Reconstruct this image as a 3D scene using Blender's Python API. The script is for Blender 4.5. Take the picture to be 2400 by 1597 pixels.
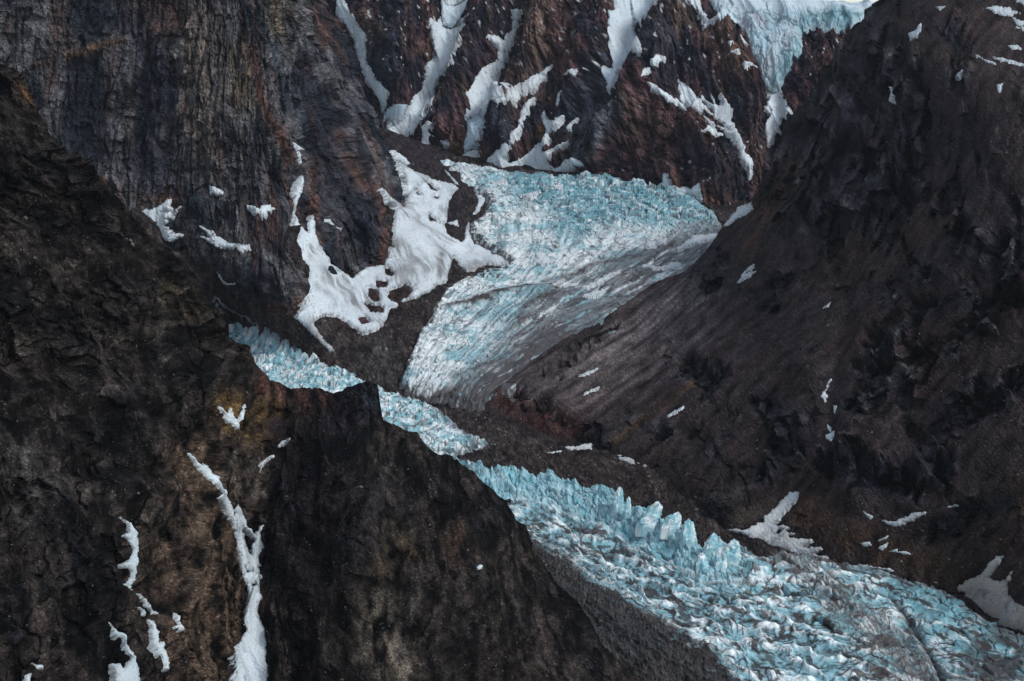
import bpy, math
import numpy as np

# ------------------------------------------------------------------ camera, sky, sun, exposure
SC = bpy.context.scene
for o in list(bpy.data.objects):
    bpy.data.objects.remove(o)
FOC = 1200.0 / math.tan(math.radians(15.0))      # focal length in photo pixels (photo 2400 x 1597)
PITCH = math.radians(8.0)
CX, CY = 1200.0, 798.5
cam_data = bpy.data.cameras.new("camera")
cam_data.sensor_width = 36.0
cam_data.lens = 18.0 / math.tan(math.radians(15.0))
cam_data.clip_start = 5.0
cam_data.clip_end = 60000.0
cam = bpy.data.objects.new("camera", cam_data)
cam.rotation_euler = (math.pi / 2 - PITCH, 0, 0)
SC.collection.objects.link(cam)
SC.camera = cam

SUN_EL, SUN_AZ = 46.0, -58.0                      # azimuth measured from the view direction, minus = towards the left
SKY_STRENGTH = 0.11
world = bpy.data.worlds.new("World")
SC.world = world
world.use_nodes = True
wn = world.node_tree.nodes
wl = world.node_tree.links
wn.clear()
w_out = wn.new("ShaderNodeOutputWorld")
w_bg = wn.new("ShaderNodeBackground")
w_sky = wn.new("ShaderNodeTexSky")
w_hsv = wn.new("ShaderNodeHueSaturation")
w_sky.sky_type = 'NISHITA'
w_sky.sun_disc = False
w_sky.sun_elevation = math.radians(SUN_EL)
w_sky.sun_rotation = math.radians(180.0 + SUN_AZ)
w_sky.air_density = 1.0
w_sky.dust_density = 0.6
w_hsv.inputs['Saturation'].default_value = 0.5   # thin overcast: the blue of the sky is mostly veiled
wl.new(w_sky.outputs[0], w_hsv.inputs['Color'])
wl.new(w_hsv.outputs[0], w_bg.inputs['Color'])
w_bg.inputs['Strength'].default_value = SKY_STRENGTH
wl.new(w_bg.outputs[0], w_out.inputs[0])

sun_data = bpy.data.lights.new("sun", 'SUN')
sun_data.energy = 1.5
sun_data.angle = math.radians(14.0)
sun_data.color = (1.0, 0.97, 0.93)
sun = bpy.data.objects.new("sun", sun_data)
_az = math.radians(180.0 + SUN_AZ)                # behind the viewer, over the left shoulder
_dir = np.array([math.sin(_az), math.cos(_az), 0.0]) * math.cos(math.radians(SUN_EL)) + np.array([0, 0, math.sin(math.radians(SUN_EL))])
from mathutils import Vector
sun.rotation_euler = Vector(_dir).to_track_quat('Z', 'Y').to_euler()
SC.collection.objects.link(sun)
SC.view_settings.view_transform = 'Standard'
SC.view_settings.look = 'None'
SC.view_settings.gamma = 1.0
SC.view_settings.exposure = 0.45
SC.cycles.max_bounces = 4
SC.cycles.diffuse_bounces = 2

# ------------------------------------------------------------------ coordinates
CROPS = {'f': (0, 0, 0.98167), 'p': (0, 0, 1.0), 'A': (640, 320, 3.015), 'B': (1000, 340, 3.101),
         'C': (820, 640, 4.356), 'D': (1080, 1040, 3.466), 'E': (1500, 1180, 2.619)}
for _i in range(3):
    for _j in range(3):
        CROPS['c%d%d' % (_i, _j)] = (800 * _i, 532 * _j, 2.941)


def K(c, pts):
    x, y, s = CROPS[c]
    return [(x + a / s, y + b / s) for a, b in pts]


def ray(u, v):
    a = (np.asarray(u, float) - CX) / FOC
    b = -(np.asarray(v, float) - CY) / FOC
    cp, sp = math.cos(PITCH), math.sin(PITCH)
    return a, cp + b * sp, -sp + b * cp


def unproj(u, v, d):
    x, y, z = ray(u, v)
    return np.stack([x * d, y * d, z * d], -1)


def project(X):
    cp, sp = math.cos(PITCH), math.sin(PITCH)
    d = X[..., 1] * cp - X[..., 2] * sp
    return CX + FOC * X[..., 0] / d, CY - FOC * (X[..., 1] * sp + X[..., 2] * cp) / d


def G(u, v, dz=0.0):                               # where a ray meets the surface of the valley glacier
    x, y, z = ray(u, v)
    return float((-812 - 0.0867 * 2500 + dz) / (z - 0.0867 * y))


def UG(u, v, dz=0.0):                              # ... the steeper tributary glacier
    x, y, z = ray(u, v)
    return float((-680 - 0.145 * 4000 + dz) / (z - 0.145 * y))


# ------------------------------------------------------------------ noise
_rng = np.random.RandomState(7)
_PN = 1024
_perm = _rng.permutation(_PN)
_perm2 = np.concatenate([_perm, _perm]).astype(np.int32)
_ga = _rng.rand(_PN) * 2 * np.pi
_gx, _gy = np.cos(_ga), np.sin(_ga)
_r1, _r2, _r3 = _rng.rand(_PN), _rng.rand(_PN), _rng.rand(_PN)


def _h(ix, iy, seed):
    return _perm2[_perm2[(ix + seed * 131) & (_PN - 1)] + (iy & (_PN - 1))]


def perlin(x, y, seed=0):
    x0 = np.floor(x); y0 = np.floor(y)
    fx = x - x0; fy = y - y0
    ix = x0.astype(np.int64); iy = y0.astype(np.int64)
    sx = fx * fx * fx * (fx * (fx * 6 - 15) + 10)
    sy = fy * fy * fy * (fy * (fy * 6 - 15) + 10)
    h = _h(ix, iy, seed); n00 = _gx[h] * fx + _gy[h] * fy
    h = _h(ix + 1, iy, seed); n10 = _gx[h] * (fx - 1) + _gy[h] * fy
    h = _h(ix, iy + 1, seed); n01 = _gx[h] * fx + _gy[h] * (fy - 1)
    h = _h(ix + 1, iy + 1, seed); n11 = _gx[h] * (fx - 1) + _gy[h] * (fy - 1)
    a = n00 + sx * (n10 - n00)
    b = n01 + sx * (n11 - n01)
    return (a + sy * (b - a)) * 1.5


def fbm(x, y, octv=4, seed=0, gain=0.5, lac=2.03):
    r = np.zeros(np.shape(x)); a = 1.0
    for i in range(octv):
        r += a * perlin(x, y, seed + i * 7)
        x = x * lac + 17.3; y = y * lac - 9.1; a *= gain
    return r


def ridged(x, y, octv=4, seed=0, gain=0.5, lac=2.07):
    r = np.zeros(np.shape(x)); a = 1.0; w = 1.0
    for i in range(octv):
        n = 1.0 - np.abs(perlin(x, y, seed + i * 7)) * 1.6
        n = np.clip(n, 0, 1) ** 2 * w
        r += a * n
        w = np.clip(n * 1.6, 0.25, 1)
        x = x * lac + 11.7; y = y * lac + 5.3; a *= gain
    return r


def worley(x, y, seed=0, jit=0.9):
    x0 = np.floor(x).astype(np.int64); y0 = np.floor(y).astype(np.int64)
    f1 = np.full(np.shape(x), 9.0); f2 = f1.copy()
    c1 = np.zeros(np.shape(x), np.int64); ox = np.zeros(np.shape(x)); oy = ox.copy()
    for i in (-1, 0, 1):
        for j in (-1, 0, 1):
            h = _h(x0 + i, y0 + j, seed)
            px = x0 + i + 0.5 + (_r1[h] - 0.5) * jit
            py = y0 + j + 0.5 + (_r2[h] - 0.5) * jit
            dx = x - px; dy = y - py
            d = dx * dx + dy * dy
            m = d < f1
            f2 = np.where(m, f1, np.minimum(f2, d))
            f1 = np.where(m, d, f1)
            c1 = np.where(m, h, c1)
            ox = np.where(m, dx, ox); oy = np.where(m, dy, oy)
    return np.sqrt(f1), np.sqrt(f2), c1, ox, oy


def facets(x, y, seed, tilt=1.6):
    """broken rock: every cell a plane of its own height and tilt, sharp steps between them"""
    f1, f2, c, ox, oy = worley(x, y, seed)
    return (_r3[c] - 0.5) + tilt * ((_r1[c] - 0.5) * ox + (_r2[c] - 0.5) * oy) * 2


def sstep(a, b, x):
    t = np.clip((x - a) / (b - a), 0, 1)
    return t * t * (3 - 2 * t)


def mix(a, b, t):
    t = np.asarray(t)[..., None]
    return np.asarray(a) * (1 - t) + np.asarray(b) * t


# ------------------------------------------------------------------ fields on the photo's angular grid
class Field:
    STEP = 10.0

    def __init__(self, pts, c=45.0, ext=(-400, -300, 2800, 1900)):
        pts = np.array(pts, float)
        X = pts[:, :2] / 100.0
        c = c / 100.0
        n = len(X)
        r = np.sqrt(((X[:, None] - X[None]) ** 2).sum(-1) + c * c)
        Pm = np.hstack([np.ones((n, 1)), X])
        A = np.zeros((n + 3, n + 3))
        A[:n, :n] = r - 1e-3 * np.eye(n)
        A[:n, n:] = Pm
        A[n:, :n] = Pm.T
        w = np.linalg.solve(A, np.concatenate([pts[:, 2], np.zeros(3)]))
        self.x0, self.y0 = ext[0], ext[1]
        gx = np.arange(ext[0], ext[2] + 1, self.STEP); gy = np.arange(ext[1], ext[3] + 1, self.STEP)
        GX, GY = np.meshgrid(gx / 100.0, gy / 100.0)
        V = w[n] + w[n + 1] * GX + w[n + 2] * GY
        for i in range(n):
            V += w[i] * np.sqrt((GX - X[i, 0]) ** 2 + (GY - X[i, 1]) ** 2 + c * c)
        self.V = V

    def __call__(self, u, v):                       # cubic B-spline sampling: no creases between grid cells
        V = self.V
        fx = np.clip((u - self.x0) / self.STEP, 1, V.shape[1] - 3.001)
        fy = np.clip((v - self.y0) / self.STEP, 1, V.shape[0] - 3.001)
        ix = fx.astype(int); iy = fy.astype(int)
        fx = fx - ix; fy = fy - iy

        def w(t):
            return ((1 - t) ** 3 / 6, (3 * t ** 3 - 6 * t ** 2 + 4) / 6, (-3 * t ** 3 + 3 * t ** 2 + 3 * t + 1) / 6, t ** 3 / 6)
        wx = w(fx); wy = w(fy)
        r = 0.0
        for j in range(4):
            q = 0.0
            for i in range(4):
                q = q + wx[i] * V[iy + j - 1, ix + i - 1]
            r = r + wy[j] * q
        return r


def seg_dist(u, v, poly, closed=False):
    best = np.full(np.shape(u), 1e9)
    n = len(poly)
    for i in range(n if closed else n - 1):
        ax, ay = poly[i]; bx, by = poly[(i + 1) % n]
        dx, dy = bx - ax, by - ay
        L = dx * dx + dy * dy + 1e-9
        t = np.clip(((u - ax) * dx + (v - ay) * dy) / L, 0, 1)
        best = np.minimum(best, (u - ax - t * dx) ** 2 + (v - ay - t * dy) ** 2)
    return np.sqrt(best)


def poly_sdf(u, v, poly):                          # positive inside
    d = seg_dist(u, v, poly, True)
    inside = np.zeros(np.shape(u), bool)
    n = len(poly)
    for i in range(n):
        ax, ay = poly[i]; bx, by = poly[(i + 1) % n]
        if ay == by:
            continue
        c = ((ay > v) != (by > v)) & (u < (bx - ax) * (v - ay) / (by - ay) + ax)
        inside ^= c
    return np.where(inside, d, -d)


def region_sdf(u, v, adds, holes=()):
    s = np.full(np.shape(u), -1e6)
    for p in adds:
        q = np.array(p)
        m = (u > q[:, 0].min() - 60) & (u < q[:, 0].max() + 60) & (v > q[:, 1].min() - 60) & (v < q[:, 1].max() + 60)
        if m.any():
            s[m] = np.maximum(s[m], poly_sdf(u[m], v[m], p))
    for p in holes:
        q = np.array(p)
        m = (u > q[:, 0].min() - 60) & (u < q[:, 0].max() + 60) & (v > q[:, 1].min() - 60) & (v < q[:, 1].max() + 60)
        if m.any():
            s[m] = np.minimum(s[m], -poly_sdf(u[m], v[m], p))
    return s


def strokes(u, v, lst):                            # [(polyline, width, amplitude)] -> summed soft lines
    h = np.zeros(np.shape(u))
    for poly, w, a in lst:
        q = np.array(poly)
        m = (u > q[:, 0].min() - 3 * w) & (u < q[:, 0].max() + 3 * w) & (v > q[:, 1].min() - 3 * w) & (v < q[:, 1].max() + 3 * w)
        if m.any():
            h[m] += a * np.exp(-(seg_dist(u[m], v[m], poly) / w) ** 2)
    return h


def tint(rgb, u, v, lst, wob):                     # [(polyline, width, colour, strength)] -> rock bands of another colour, painted recess shade too
    for poly, w, col, s in lst:
        q = np.array(poly)
        m = (u > q[:, 0].min() - 3 * w) & (u < q[:, 0].max() + 3 * w) & (v > q[:, 1].min() - 3 * w) & (v < q[:, 1].max() + 3 * w)
        if m.any():
            k = np.exp(-(seg_dist(u[m], v[m], poly) / w) ** 2) * s
            k = np.clip(k * (0.9 + 1.1 * wob[m]), 0, 1)
            rgb[m] = mix(rgb[m], np.array(col), k)
    return rgb


# ------------------------------------------------------------------ meshes and materials
def new_mesh_object(name, P, quads, col, st, mat, smooth=False, parent=None):
    me = bpy.data.meshes.new(name)
    nv, nf = len(P), len(quads)
    me.vertices.add(nv)
    me.vertices.foreach_set("co", np.ascontiguousarray(P, np.float32).ravel())
    me.loops.add(nf * 4)
    me.loops.foreach_set("vertex_index", np.ascontiguousarray(quads, np.int32).ravel())
    me.polygons.add(nf)
    me.polygons.foreach_set("loop_start", np.arange(0, nf * 4, 4, dtype=np.int32))
    me.polygons.foreach_set("loop_total", np.full(nf, 4, np.int32))
    me.polygons.foreach_set("use_smooth", np.full(nf, smooth, bool))
    a = me.attributes.new("Col", 'FLOAT_COLOR', 'POINT')
    rgba = np.ones((nv, 4), np.float32)
    rgba[:, :3] = np.clip(col, 0.002, 0.95)
    a.data.foreach_set("color", rgba.ravel())
    b = me.attributes.new("st", 'FLOAT_VECTOR', 'POINT')
    s3 = np.zeros((nv, 3), np.float32)
    s3[:, :2] = st
    b.data.foreach_set("vector", s3.ravel())
    me.update(calc_edges=True)
    me.validate()
    me.materials.append(mat)
    ob = bpy.data.objects.new(name, me)
    SC.collection.objects.link(ob)
    if parent is not None:
        ob.parent = parent
    return ob


def tag(o, label=None, cat=None, group=None, kind=None):
    if label: o["label"] = label
    if cat: o["category"] = cat
    if group: o["group"] = group
    if kind: o["kind"] = kind
    return o


def surface_material(name, rough, fine, streak, bump, spec=0.3):
    """colour attribute x shader noise (isotropic grain + streaks down the slope) with bump"""
    m = bpy.data.materials.new(name)
    m.use_nodes = True
    nt = m.node_tree; N = nt.nodes; L = nt.links
    bs = N["Principled BSDF"]
    bs.inputs['Roughness'].default_value = rough
    bs.inputs['Specular IOR Level'].default_value = spec
    at = N.new("ShaderNodeAttribute"); at.attribute_name = "Col"
    st = N.new("ShaderNodeAttribute"); st.attribute_name = "st"
    tc = N.new("ShaderNodeTexCoord")
    n1 = N.new("ShaderNodeTexNoise"); n1.inputs['Scale'].default_value = fine[0]; n1.inputs['Detail'].default_value = 5; n1.inputs['Roughness'].default_value = 0.65
    L.new(tc.outputs['Object'], n1.inputs['Vector'])
    mp = N.new("ShaderNodeMapping"); mp.inputs['Scale'].default_value = (streak[0], streak[1], 1)
    L.new(st.outputs['Vector'], mp.inputs['Vector'])
    n2 = N.new("ShaderNodeTexNoise"); n2.inputs['Scale'].default_value = 1.0; n2.inputs['Detail'].default_value = 4; n2.inputs['Roughness'].default_value = 0.6
    L.new(mp.outputs[0], n2.inputs['Vector'])
    r1 = N.new("ShaderNodeMapRange"); r1.inputs[1].default_value = 0.3; r1.inputs[2].default_value = 0.7; r1.inputs[3].default_value = 1 - fine[1]; r1.inputs[4].default_value = 1 + fine[1]
    L.new(n1.outputs[0], r1.inputs[0])
    r2 = N.new("ShaderNodeMapRange"); r2.inputs[1].default_value = 0.3; r2.inputs[2].default_value = 0.7; r2.inputs[3].default_value = 1 - streak[2]; r2.inputs[4].default_value = 1 + streak[2]
    L.new(n2.outputs[0], r2.inputs[0])
    mu = N.new("ShaderNodeMath"); mu.operation = 'MULTIPLY'
    L.new(r1.outputs[0], mu.inputs[0]); L.new(r2.outputs[0], mu.inputs[1])
    vm = N.new("ShaderNodeVectorMath"); vm.operation = 'SCALE'
    L.new(at.outputs['Color'], vm.inputs[0]); L.new(mu.outputs[0], vm.inputs['Scale'])
    L.new(vm.outputs[0], bs.inputs['Base Color'])
    if bump > 0:
        ad = N.new("ShaderNodeMath"); ad.operation = 'ADD'
        L.new(n1.outputs[0], ad.inputs[0]); L.new(n2.outputs[0], ad.inputs[1])
        bp = N.new("ShaderNodeBump"); bp.inputs['Strength'].default_value = 0.8; bp.inputs['Distance'].default_value = bump
        L.new(ad.outputs[0], bp.inputs['Height'])
        L.new(bp.outputs[0], bs.inputs['Normal'])
    return m


M_ROCK = surface_material("rock_face", 0.9, (0.12, 0.45), (0.02, 0.22, 0.10), 3.0, 0.06)
M_SCREE = surface_material("scree", 0.95, (0.22, 0.55), (0.012, 0.12, 0.08), 3.0, 0.05)
M_SNOW = surface_material("old_snow", 0.7, (0.05, 0.05), (0.006, 0.12, 0.06), 0.6)
M_ICE = surface_material("glacier_ice", 0.5, (0.12, 0.10), (0.05, 0.2, 0.10), 2.0, 0.45)
M_STONE = surface_material("stone", 0.9, (0.5, 0.3), (0.1, 0.1, 0.1), 0.5)


class Patch:
    def __init__(self, depth_pts, axis=None, turn=0.0, c=45.0):
        pts = [(u, v, 1000.0 / d) for u, v, d in depth_pts]
        self.f = Field(pts, c)
        W = np.array([unproj(u, v, d) for u, v, d in depth_pts if d > 0])
        self.n0 = None
        if axis is None:                            # fall line of the mean plane
            q = W - W.mean(0)
            n = np.linalg.svd(q)[2][2]
            if n[2] < 0: n = -n
            fall = np.array([0, 0, -1.0]) - n * (-n[2])
            fall /= np.linalg.norm(fall)
            strike = np.cross(n, fall)
        else:
            fall, strike = [np.array(a, float) / np.linalg.norm(a) for a in axis]
        t = math.radians(turn)
        self.a = fall * math.cos(t) + strike * math.sin(t)
        self.b = strike * math.cos(t) - fall * math.sin(t)
        self.grooves = []
        self.upright = 0.6
        self.albedo = 1.0
        self.snow = []                              # regions under snow, the relief is damped there

    def depth(self, u, v):
        return 1000.0 / np.clip(self.f(u, v), 0.08, 1.2)

    def base(self, u, v):
        return unproj(u, v, self.depth(u, v))

    def frame(self, u, v):
        P = self.base(u, v)
        e = 12.0
        du = self.base(u + e, v) - self.base(u - e, v)
        dv = self.base(u, v + e) - self.base(u, v - e)
        N = np.cross(dv, du)
        N /= np.linalg.norm(N, axis=-1, keepdims=True) + 1e-12
        s = np.sign((N * P).sum(-1, keepdims=True))
        N = N * np.where(s == 0, 1, -s)
        return P, N

    def st(self, u, v, P):
        S = P @ self.a
        T = P @ self.b
        w1 = fbm(S / 140.0, T / 140.0, 2, 91) * 14
        return S, T + w1

    def large(self, u, v, S, T):
        return strokes(u, v, self.grooves) + self.big(u, v, S, T)

    def big(self, u, v, S, T):
        return 0.0

    def fine(self, u, v, S, T):
        return np.zeros(np.shape(u))

    def colour(self, u, v, S, T, P):
        return np.full(np.shape(u) + (3,), 0.1)

    def snow_cover(self, u, v):
        s = np.full(np.shape(u), -1e6)
        for adds, holes in self.snow:
            s = np.maximum(s, region_sdf(u, v, adds, holes))
        return s


def interp_line(pts):
    q = np.array(sorted(pts))
    return lambda u: np.interp(u, q[:, 0], q[:, 1])


def build_patch(name, p, u0, u1, v1, step, vtop, mat, grain=0.0, gravel=0.0, skirt=True, edge_noise=0.0, seed=0, vstep=None, skirt_dir=(0.0, 1.0, -0.9), skirt_step=25.0):
    us = np.arange(u0, u1 + step, step)
    vt = vtop(us)
    if edge_noise:
        vt = vt + edge_noise * (fbm(us / 23.0, us * 0 + seed, 3, seed + 3) + 0.6 * fbm(us / 7.0, us * 0 + seed + 9, 2, seed + 5))
    vs = np.arange(vt.min(), v1 + (vstep or step), (vstep or step))
    U, V = np.meshgrid(us, vs)
    below = V > vt[None]
    Vc = np.maximum(V, vt[None])
    ok = np.zeros(U.shape, bool)
    ok[:-1] = below[1:]
    ok |= below                                      # first row above the edge is snapped on to it
    idx = -np.ones(U.shape, np.int64)
    idx[ok] = np.arange(ok.sum())
    u = U[ok]; v = Vc[ok]
    P, N = p.frame(u, v)
    S, T = p.st(u, v, P)
    hl = p.large(u, v, S, T)
    u2, v2 = project(P + N * hl[:, None])            # direction in which the ribbed surface is seen
    cover = p.snow_cover(u2, v2)
    damp = 1.0 - DAMP * sstep(-3.0, 4.0, cover)
    h = p.fine(u, v, S, T) * damp
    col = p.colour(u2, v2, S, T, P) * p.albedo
    rg = np.random.RandomState(seed + 50)
    col = col * np.exp(grain * rg.randn(len(u)))[:, None]            # stones of different colour, about a metre across
    h = h + gravel * rg.randn(len(u)) * (1 - sstep(0, 6, cover))
    D = N * p.upright - P / np.linalg.norm(P, axis=-1, keepdims=True)      # small relief leans out of the slope, half upright
    D /= np.linalg.norm(D, axis=-1, keepdims=True)
    X = P + N * hl[:, None] + D * h[:, None]
    st = np.stack([S, T], -1)
    q = ok[:-1, :-1] & ok[1:, :-1] & ok[1:, 1:] & ok[:-1, 1:]
    quads = np.stack([idx[:-1, :-1][q], idx[1:, :-1][q], idx[1:, 1:][q], idx[:-1, 1:][q]], -1)
    if skirt:                                        # the far side of the ridge, falling away from the viewer
        top = np.array([idx[np.argmax(ok[:, j]), j] for j in range(U.shape[1])])
        prev = top
        Pt = X[top]
        allX, allC, allS, qs = [X], [col], [st], [quads]
        n = len(X)
        dv = np.array(skirt_dir)                        # straight back from the ridge, then down
        for k in range(1, 9):
            jag = fbm(us / 15.0, us * 0 + k * 0.7, 3, seed + 40)
            Xk = Pt + (k * skirt_step) * Pt / Pt[:, 1:2] + np.outer(skirt_step * k ** 1.15 + jag * 5 + 2, [0, 0, dv[2]])
            cur = np.arange(n, n + len(top)); n += len(top)
            allX.append(Xk); allC.append(col[top]); allS.append(st[top] + k * skirt_step)
            qs.append(np.stack([cur[:-1], prev[:-1], prev[1:], cur[1:]], -1))
            prev = cur
        X = np.vstack(allX); col = np.vstack(allC); st = np.vstack(allS); quads = np.vstack(qs)
    return new_mesh_object(name, X, quads, col, st, mat)

# ------------------------------------------------------------------ landforms (control points: photo direction + distance in metres)
def g(u, v, dz=0.0): return (u, v, G(u, v, dz))
def ug(u, v, dz=0.0): return (u, v, UG(u, v, dz))


FG_RIDGE = K('c00', [(-900, -200), (-400, 180), (0, 430), (75, 480), (170, 560), (230, 640), (290, 740), (370, 870), (440, 980), (520, 1060), (640, 1160), (760, 1280), (870, 1380), (950, 1450), (1010, 1500), (1056, 1560)]) \
    + K('c01', [(1075, 40), (1110, 90), (1180, 130), (1205, 200), (1260, 260), (1330, 330), (1360, 400), (1430, 490), (1500, 545), (1550, 570), (1580, 640), (1620, 720), (1650, 780), (1710, 850), (1750, 930), (1800, 980), (1880, 1030), (1960, 1040), (2080, 1070), (2200, 1110), (2290, 1140), (2345, 1135)]) \
    + K('c11', [(0, 1133), (60, 1100), (130, 1075), (175, 1058), (235, 1078), (255, 1110), (262, 1190), (267, 1270), (277, 1340), (330, 1370), (450, 1410), (520, 1430), (560, 1480), (620, 1530), (680, 1560)]) \
    + K('c12', [(760, 5), (850, 70), (920, 110), (950, 170), (1040, 240), (1130, 320), (1170, 390), (1210, 450), (1270, 520), (1300, 600), (1350, 680), (1410, 790), (1490, 880), (1560, 970), (1640, 1060), (1720, 1160), (1800, 1300), (1900, 1420), (2000, 1500), (2060, 1567), (2250, 1760)])

FG = Patch([(-150, 60, 2380), (0, 150, 2420), (200, 330, 2450), (330, 480, 2490), (430, 610, 2540), (530, 730, 2600), (600, 850, 2680), (690, 905, 2690), (760, 915, 2640), (800, 912, 2600),
            (860, 893, 2560), (888, 940, 2545), (890, 1000, 2530), (1000, 1050, 2520), (1120, 1110, 2500), (1230, 1240, 2480), (1350, 1400, 2460), (1500, 1560, 2440), (1560, 1650, 2430),
            (-150, 1700, 1740), (0, 1597, 1850), (300, 1597, 2020), (420, 1597, 2110), (560, 1597, 2240), (640, 1597, 2230), (800, 1597, 2140), (1000, 1597, 2130), (1300, 1597, 2270), (1500, 1650, 2380),
            (0, 900, 2130), (300, 1000, 2270), (300, 1300, 2130), (500, 1000, 2390), (450, 1200, 2270), (550, 1300, 2380), (620, 1060, 2535), (605, 1250, 2420), (750, 1200, 2370), (800, 1050, 2460), (900, 1200, 2360), (900, 1400, 2240),
            (1100, 1300, 2330), (150, 600, 2330), (400, 800, 2420), (560, 900, 2540), (1250, 1450, 2330)], turn=0, c=60)
FG.grooves = [(K('p', [(690, 905), (650, 1000), (612, 1120), (600, 1300), (575, 1700)]), 40, -14),
              (K('p', [(270, 1200), (305, 1290), (330, 1400), (395, 1590)]), 26, -9),
              (K('p', [(430, 1060), (500, 1170), (560, 1290)]), 30, -12),
              (K('p', [(500, 950), (545, 1000), (560, 1050)]), 25, -8),
              (K('p', [(180, 1420), (270, 1500), (300, 1650)]), 30, -9),
              (K('p', [(60, 560), (200, 800), (300, 1000)]), 50, 14),
              (K('p', [(-20, 420), (120, 560), (250, 760), (400, 880)]), 35, -12),
              (K('p', [(870, 990), (840, 1100), (830, 1300), (780, 1600)]), 40, 10),
              (K('p', [(960, 1080), (940, 1250), (960, 1500)]), 40, -10),
              (K('p', [(1080, 1160), (1100, 1350), (1180, 1560)]), 40, 9)]


_fgl = [(0, [(-100, 700), (0, 950), (100, 1200), (200, 1650)]), (110, [(-50, 300), (100, 600), (250, 900), (380, 1250), (480, 1650)]), (200, [(0, 160), (200, 420), (380, 740), (480, 1000), (540, 1250), (570, 1650)]),
        (270, [(530, 740), (620, 920), (615, 1100), (605, 1300), (590, 1650)]), (330, [(710, 920), (690, 1050), (670, 1200), (655, 1400), (650, 1650)]), (400, [(815, 900), (805, 1100), (795, 1350), (790, 1650)]),
        (460, [(885, 930), (900, 1100), (920, 1350), (940, 1650)]), (540, [(1000, 1040), (1030, 1150), (1070, 1350), (1120, 1650)]), (630, [(1130, 1120), (1190, 1260), (1250, 1450), (1320, 1650)]), (720, [(1260, 1270), (1350, 1400), (1500, 1650)])]
FG_T = Field([(x, y, t * 1.0) for t, l in _fgl for x, y in l], c=30)


def fg_st(u, v, P):
    S = -P[:, 2] * 1.5
    T = FG_T(u, v)
    return S, T + fbm(S / 160.0, T / 90.0, 2, 91) * 8


FG.st = fg_st


def fg_fine(u, v, S, T):
    zone = sstep(-0.3, 0.35, fbm(S / 130, T / 110, 3, 5))
    right = sstep(600, 760, u)
    zone = zone * (1 - 0.65 * right)
    Tw = T + 7 * fbm(S / 35, T / 50, 3, 79)
    Sw = S + 7 * fbm(S / 35, T / 50, 3, 81)
    k = (0.3 + 0.7 * zone) * (1 - 0.35 * right)
    h = 3.0 * k * fbm(Tw / 24, S / 40, 2, 21, 0.6)
    h += k * (6.0 * facets(Tw / 27, Sw / 44, 22) + 3.6 * facets(Tw / 12, Sw / 17, 23) + 1.2 * facets(T / 6.5, S / 8, 24))
    h += 7.0 * zone * (ridged(Tw / 34, Sw / 110, 2, 31) - 0.7)
    return h


def fg_big(u, v, S, T):
    right = sstep(600, 760, u)
    Tw = T + 14 * fbm(S / 70, T / 80, 3, 80)
    return (12 - 9 * right) * (ridged(Tw / 70, S / 230, 2, 11) - 0.8) + (7 - 3 * right) * fbm(Tw / 60, S / 80, 2, 12)


FG.big = fg_big


def fg_colour(u, v, S, T, P):
    T = T + 3 * fbm(S / 40, T / 50, 2, 79)
    n1 = fbm(T / 60, S / 110, 4, 101)
    n2 = fbm(T / 19, S / 42, 3, 111, 0.64)
    n3 = fbm(T / 8, S / 11, 2, 121, 0.6)
    c = mix((0.015, 0.0145, 0.0155), (0.046, 0.037, 0.031), sstep(-0.6, 0.6, 0.8 * n1 + 0.4 * n2))
    wob = n2
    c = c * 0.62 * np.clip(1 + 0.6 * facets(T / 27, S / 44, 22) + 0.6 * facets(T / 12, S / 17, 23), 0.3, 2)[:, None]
    c = tint(c, u, v, [(l, w, np.array(k) * 1.0, q) for l, w, k, q in [
        (K('p', [(540, 960), (600, 1000), (640, 960)]), 42, (0.105, 0.064, 0.024), 0.85),
        (K('p', [(620, 900), (700, 930), (770, 935)]), 26, (0.080, 0.040, 0.030), 0.85),
        (K('p', [(460, 1080), (500, 1250), (520, 1450), (470, 1600)]), 60, (0.088, 0.060, 0.040), 0.9),
        (K('p', [(560, 1080), (600, 1180)]), 36, (0.090, 0.072, 0.056), 0.8),
        (K('p', [(400, 1300), (420, 1500)]), 60, (0.075, 0.052, 0.036), 0.75),
        (K('p', [(880, 1440), (930, 1600)]), 45, (0.115, 0.095, 0.070), 0.85),
        (K('p', [(985, 1340), (970, 1440), (940, 1540)]), 14, (0.070, 0.060, 0.048), 0.7),
        (K('p', [(900, 1330), (930, 1250), (960, 1300)]), 24, (0.075, 0.055, 0.032), 0.5),
        (K('p', [(20, 1060), (120, 1120), (60, 1200)]), 40, (0.070, 0.064, 0.056), 0.6),
        (K('p', [(40, 200), (130, 290), (260, 430), (360, 530)]), 9, (0.085, 0.046, 0.022), 0.8),
        (K('p', [(400, 680), (450, 720)]), 30, (0.060, 0.048, 0.028), 0.6),
        (K('p', [(660, 1000), (720, 1150), (700, 1400)]), 46, (0.018, 0.014, 0.015), 0.85),
        (K('p', [(820, 930), (730, 1030), (670, 1150), (650, 1350)]), 34, (0.016, 0.014, 0.016), 0.85),
        (K('p', [(860, 900), (880, 960)]), 24, (0.022, 0.026, 0.032), 0.8),
        (K('p', [(800, 1280), (860, 1150)]), 40, (0.020, 0.018, 0.020), 0.7),
        (K('p', [(1060, 1240), (1080, 1300)]), 30, (0.050, 0.030, 0.020), 0.6)]], wob)
    c = c * np.clip(1 + 0.75 * n2 + 0.6 * n3, 0.25, 2.5)[:, None]
    light = sstep(0.55, 0.95, fbm(T / 7, S / 10, 2, 131) + 0.35 * n1)
    c = mix(c, (0.10, 0.088, 0.075), 0.17 * light)
    return c * np.array((0.95, 0.98, 1.06))


FG.fine = fg_fine; FG.colour = fg_colour

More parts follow.
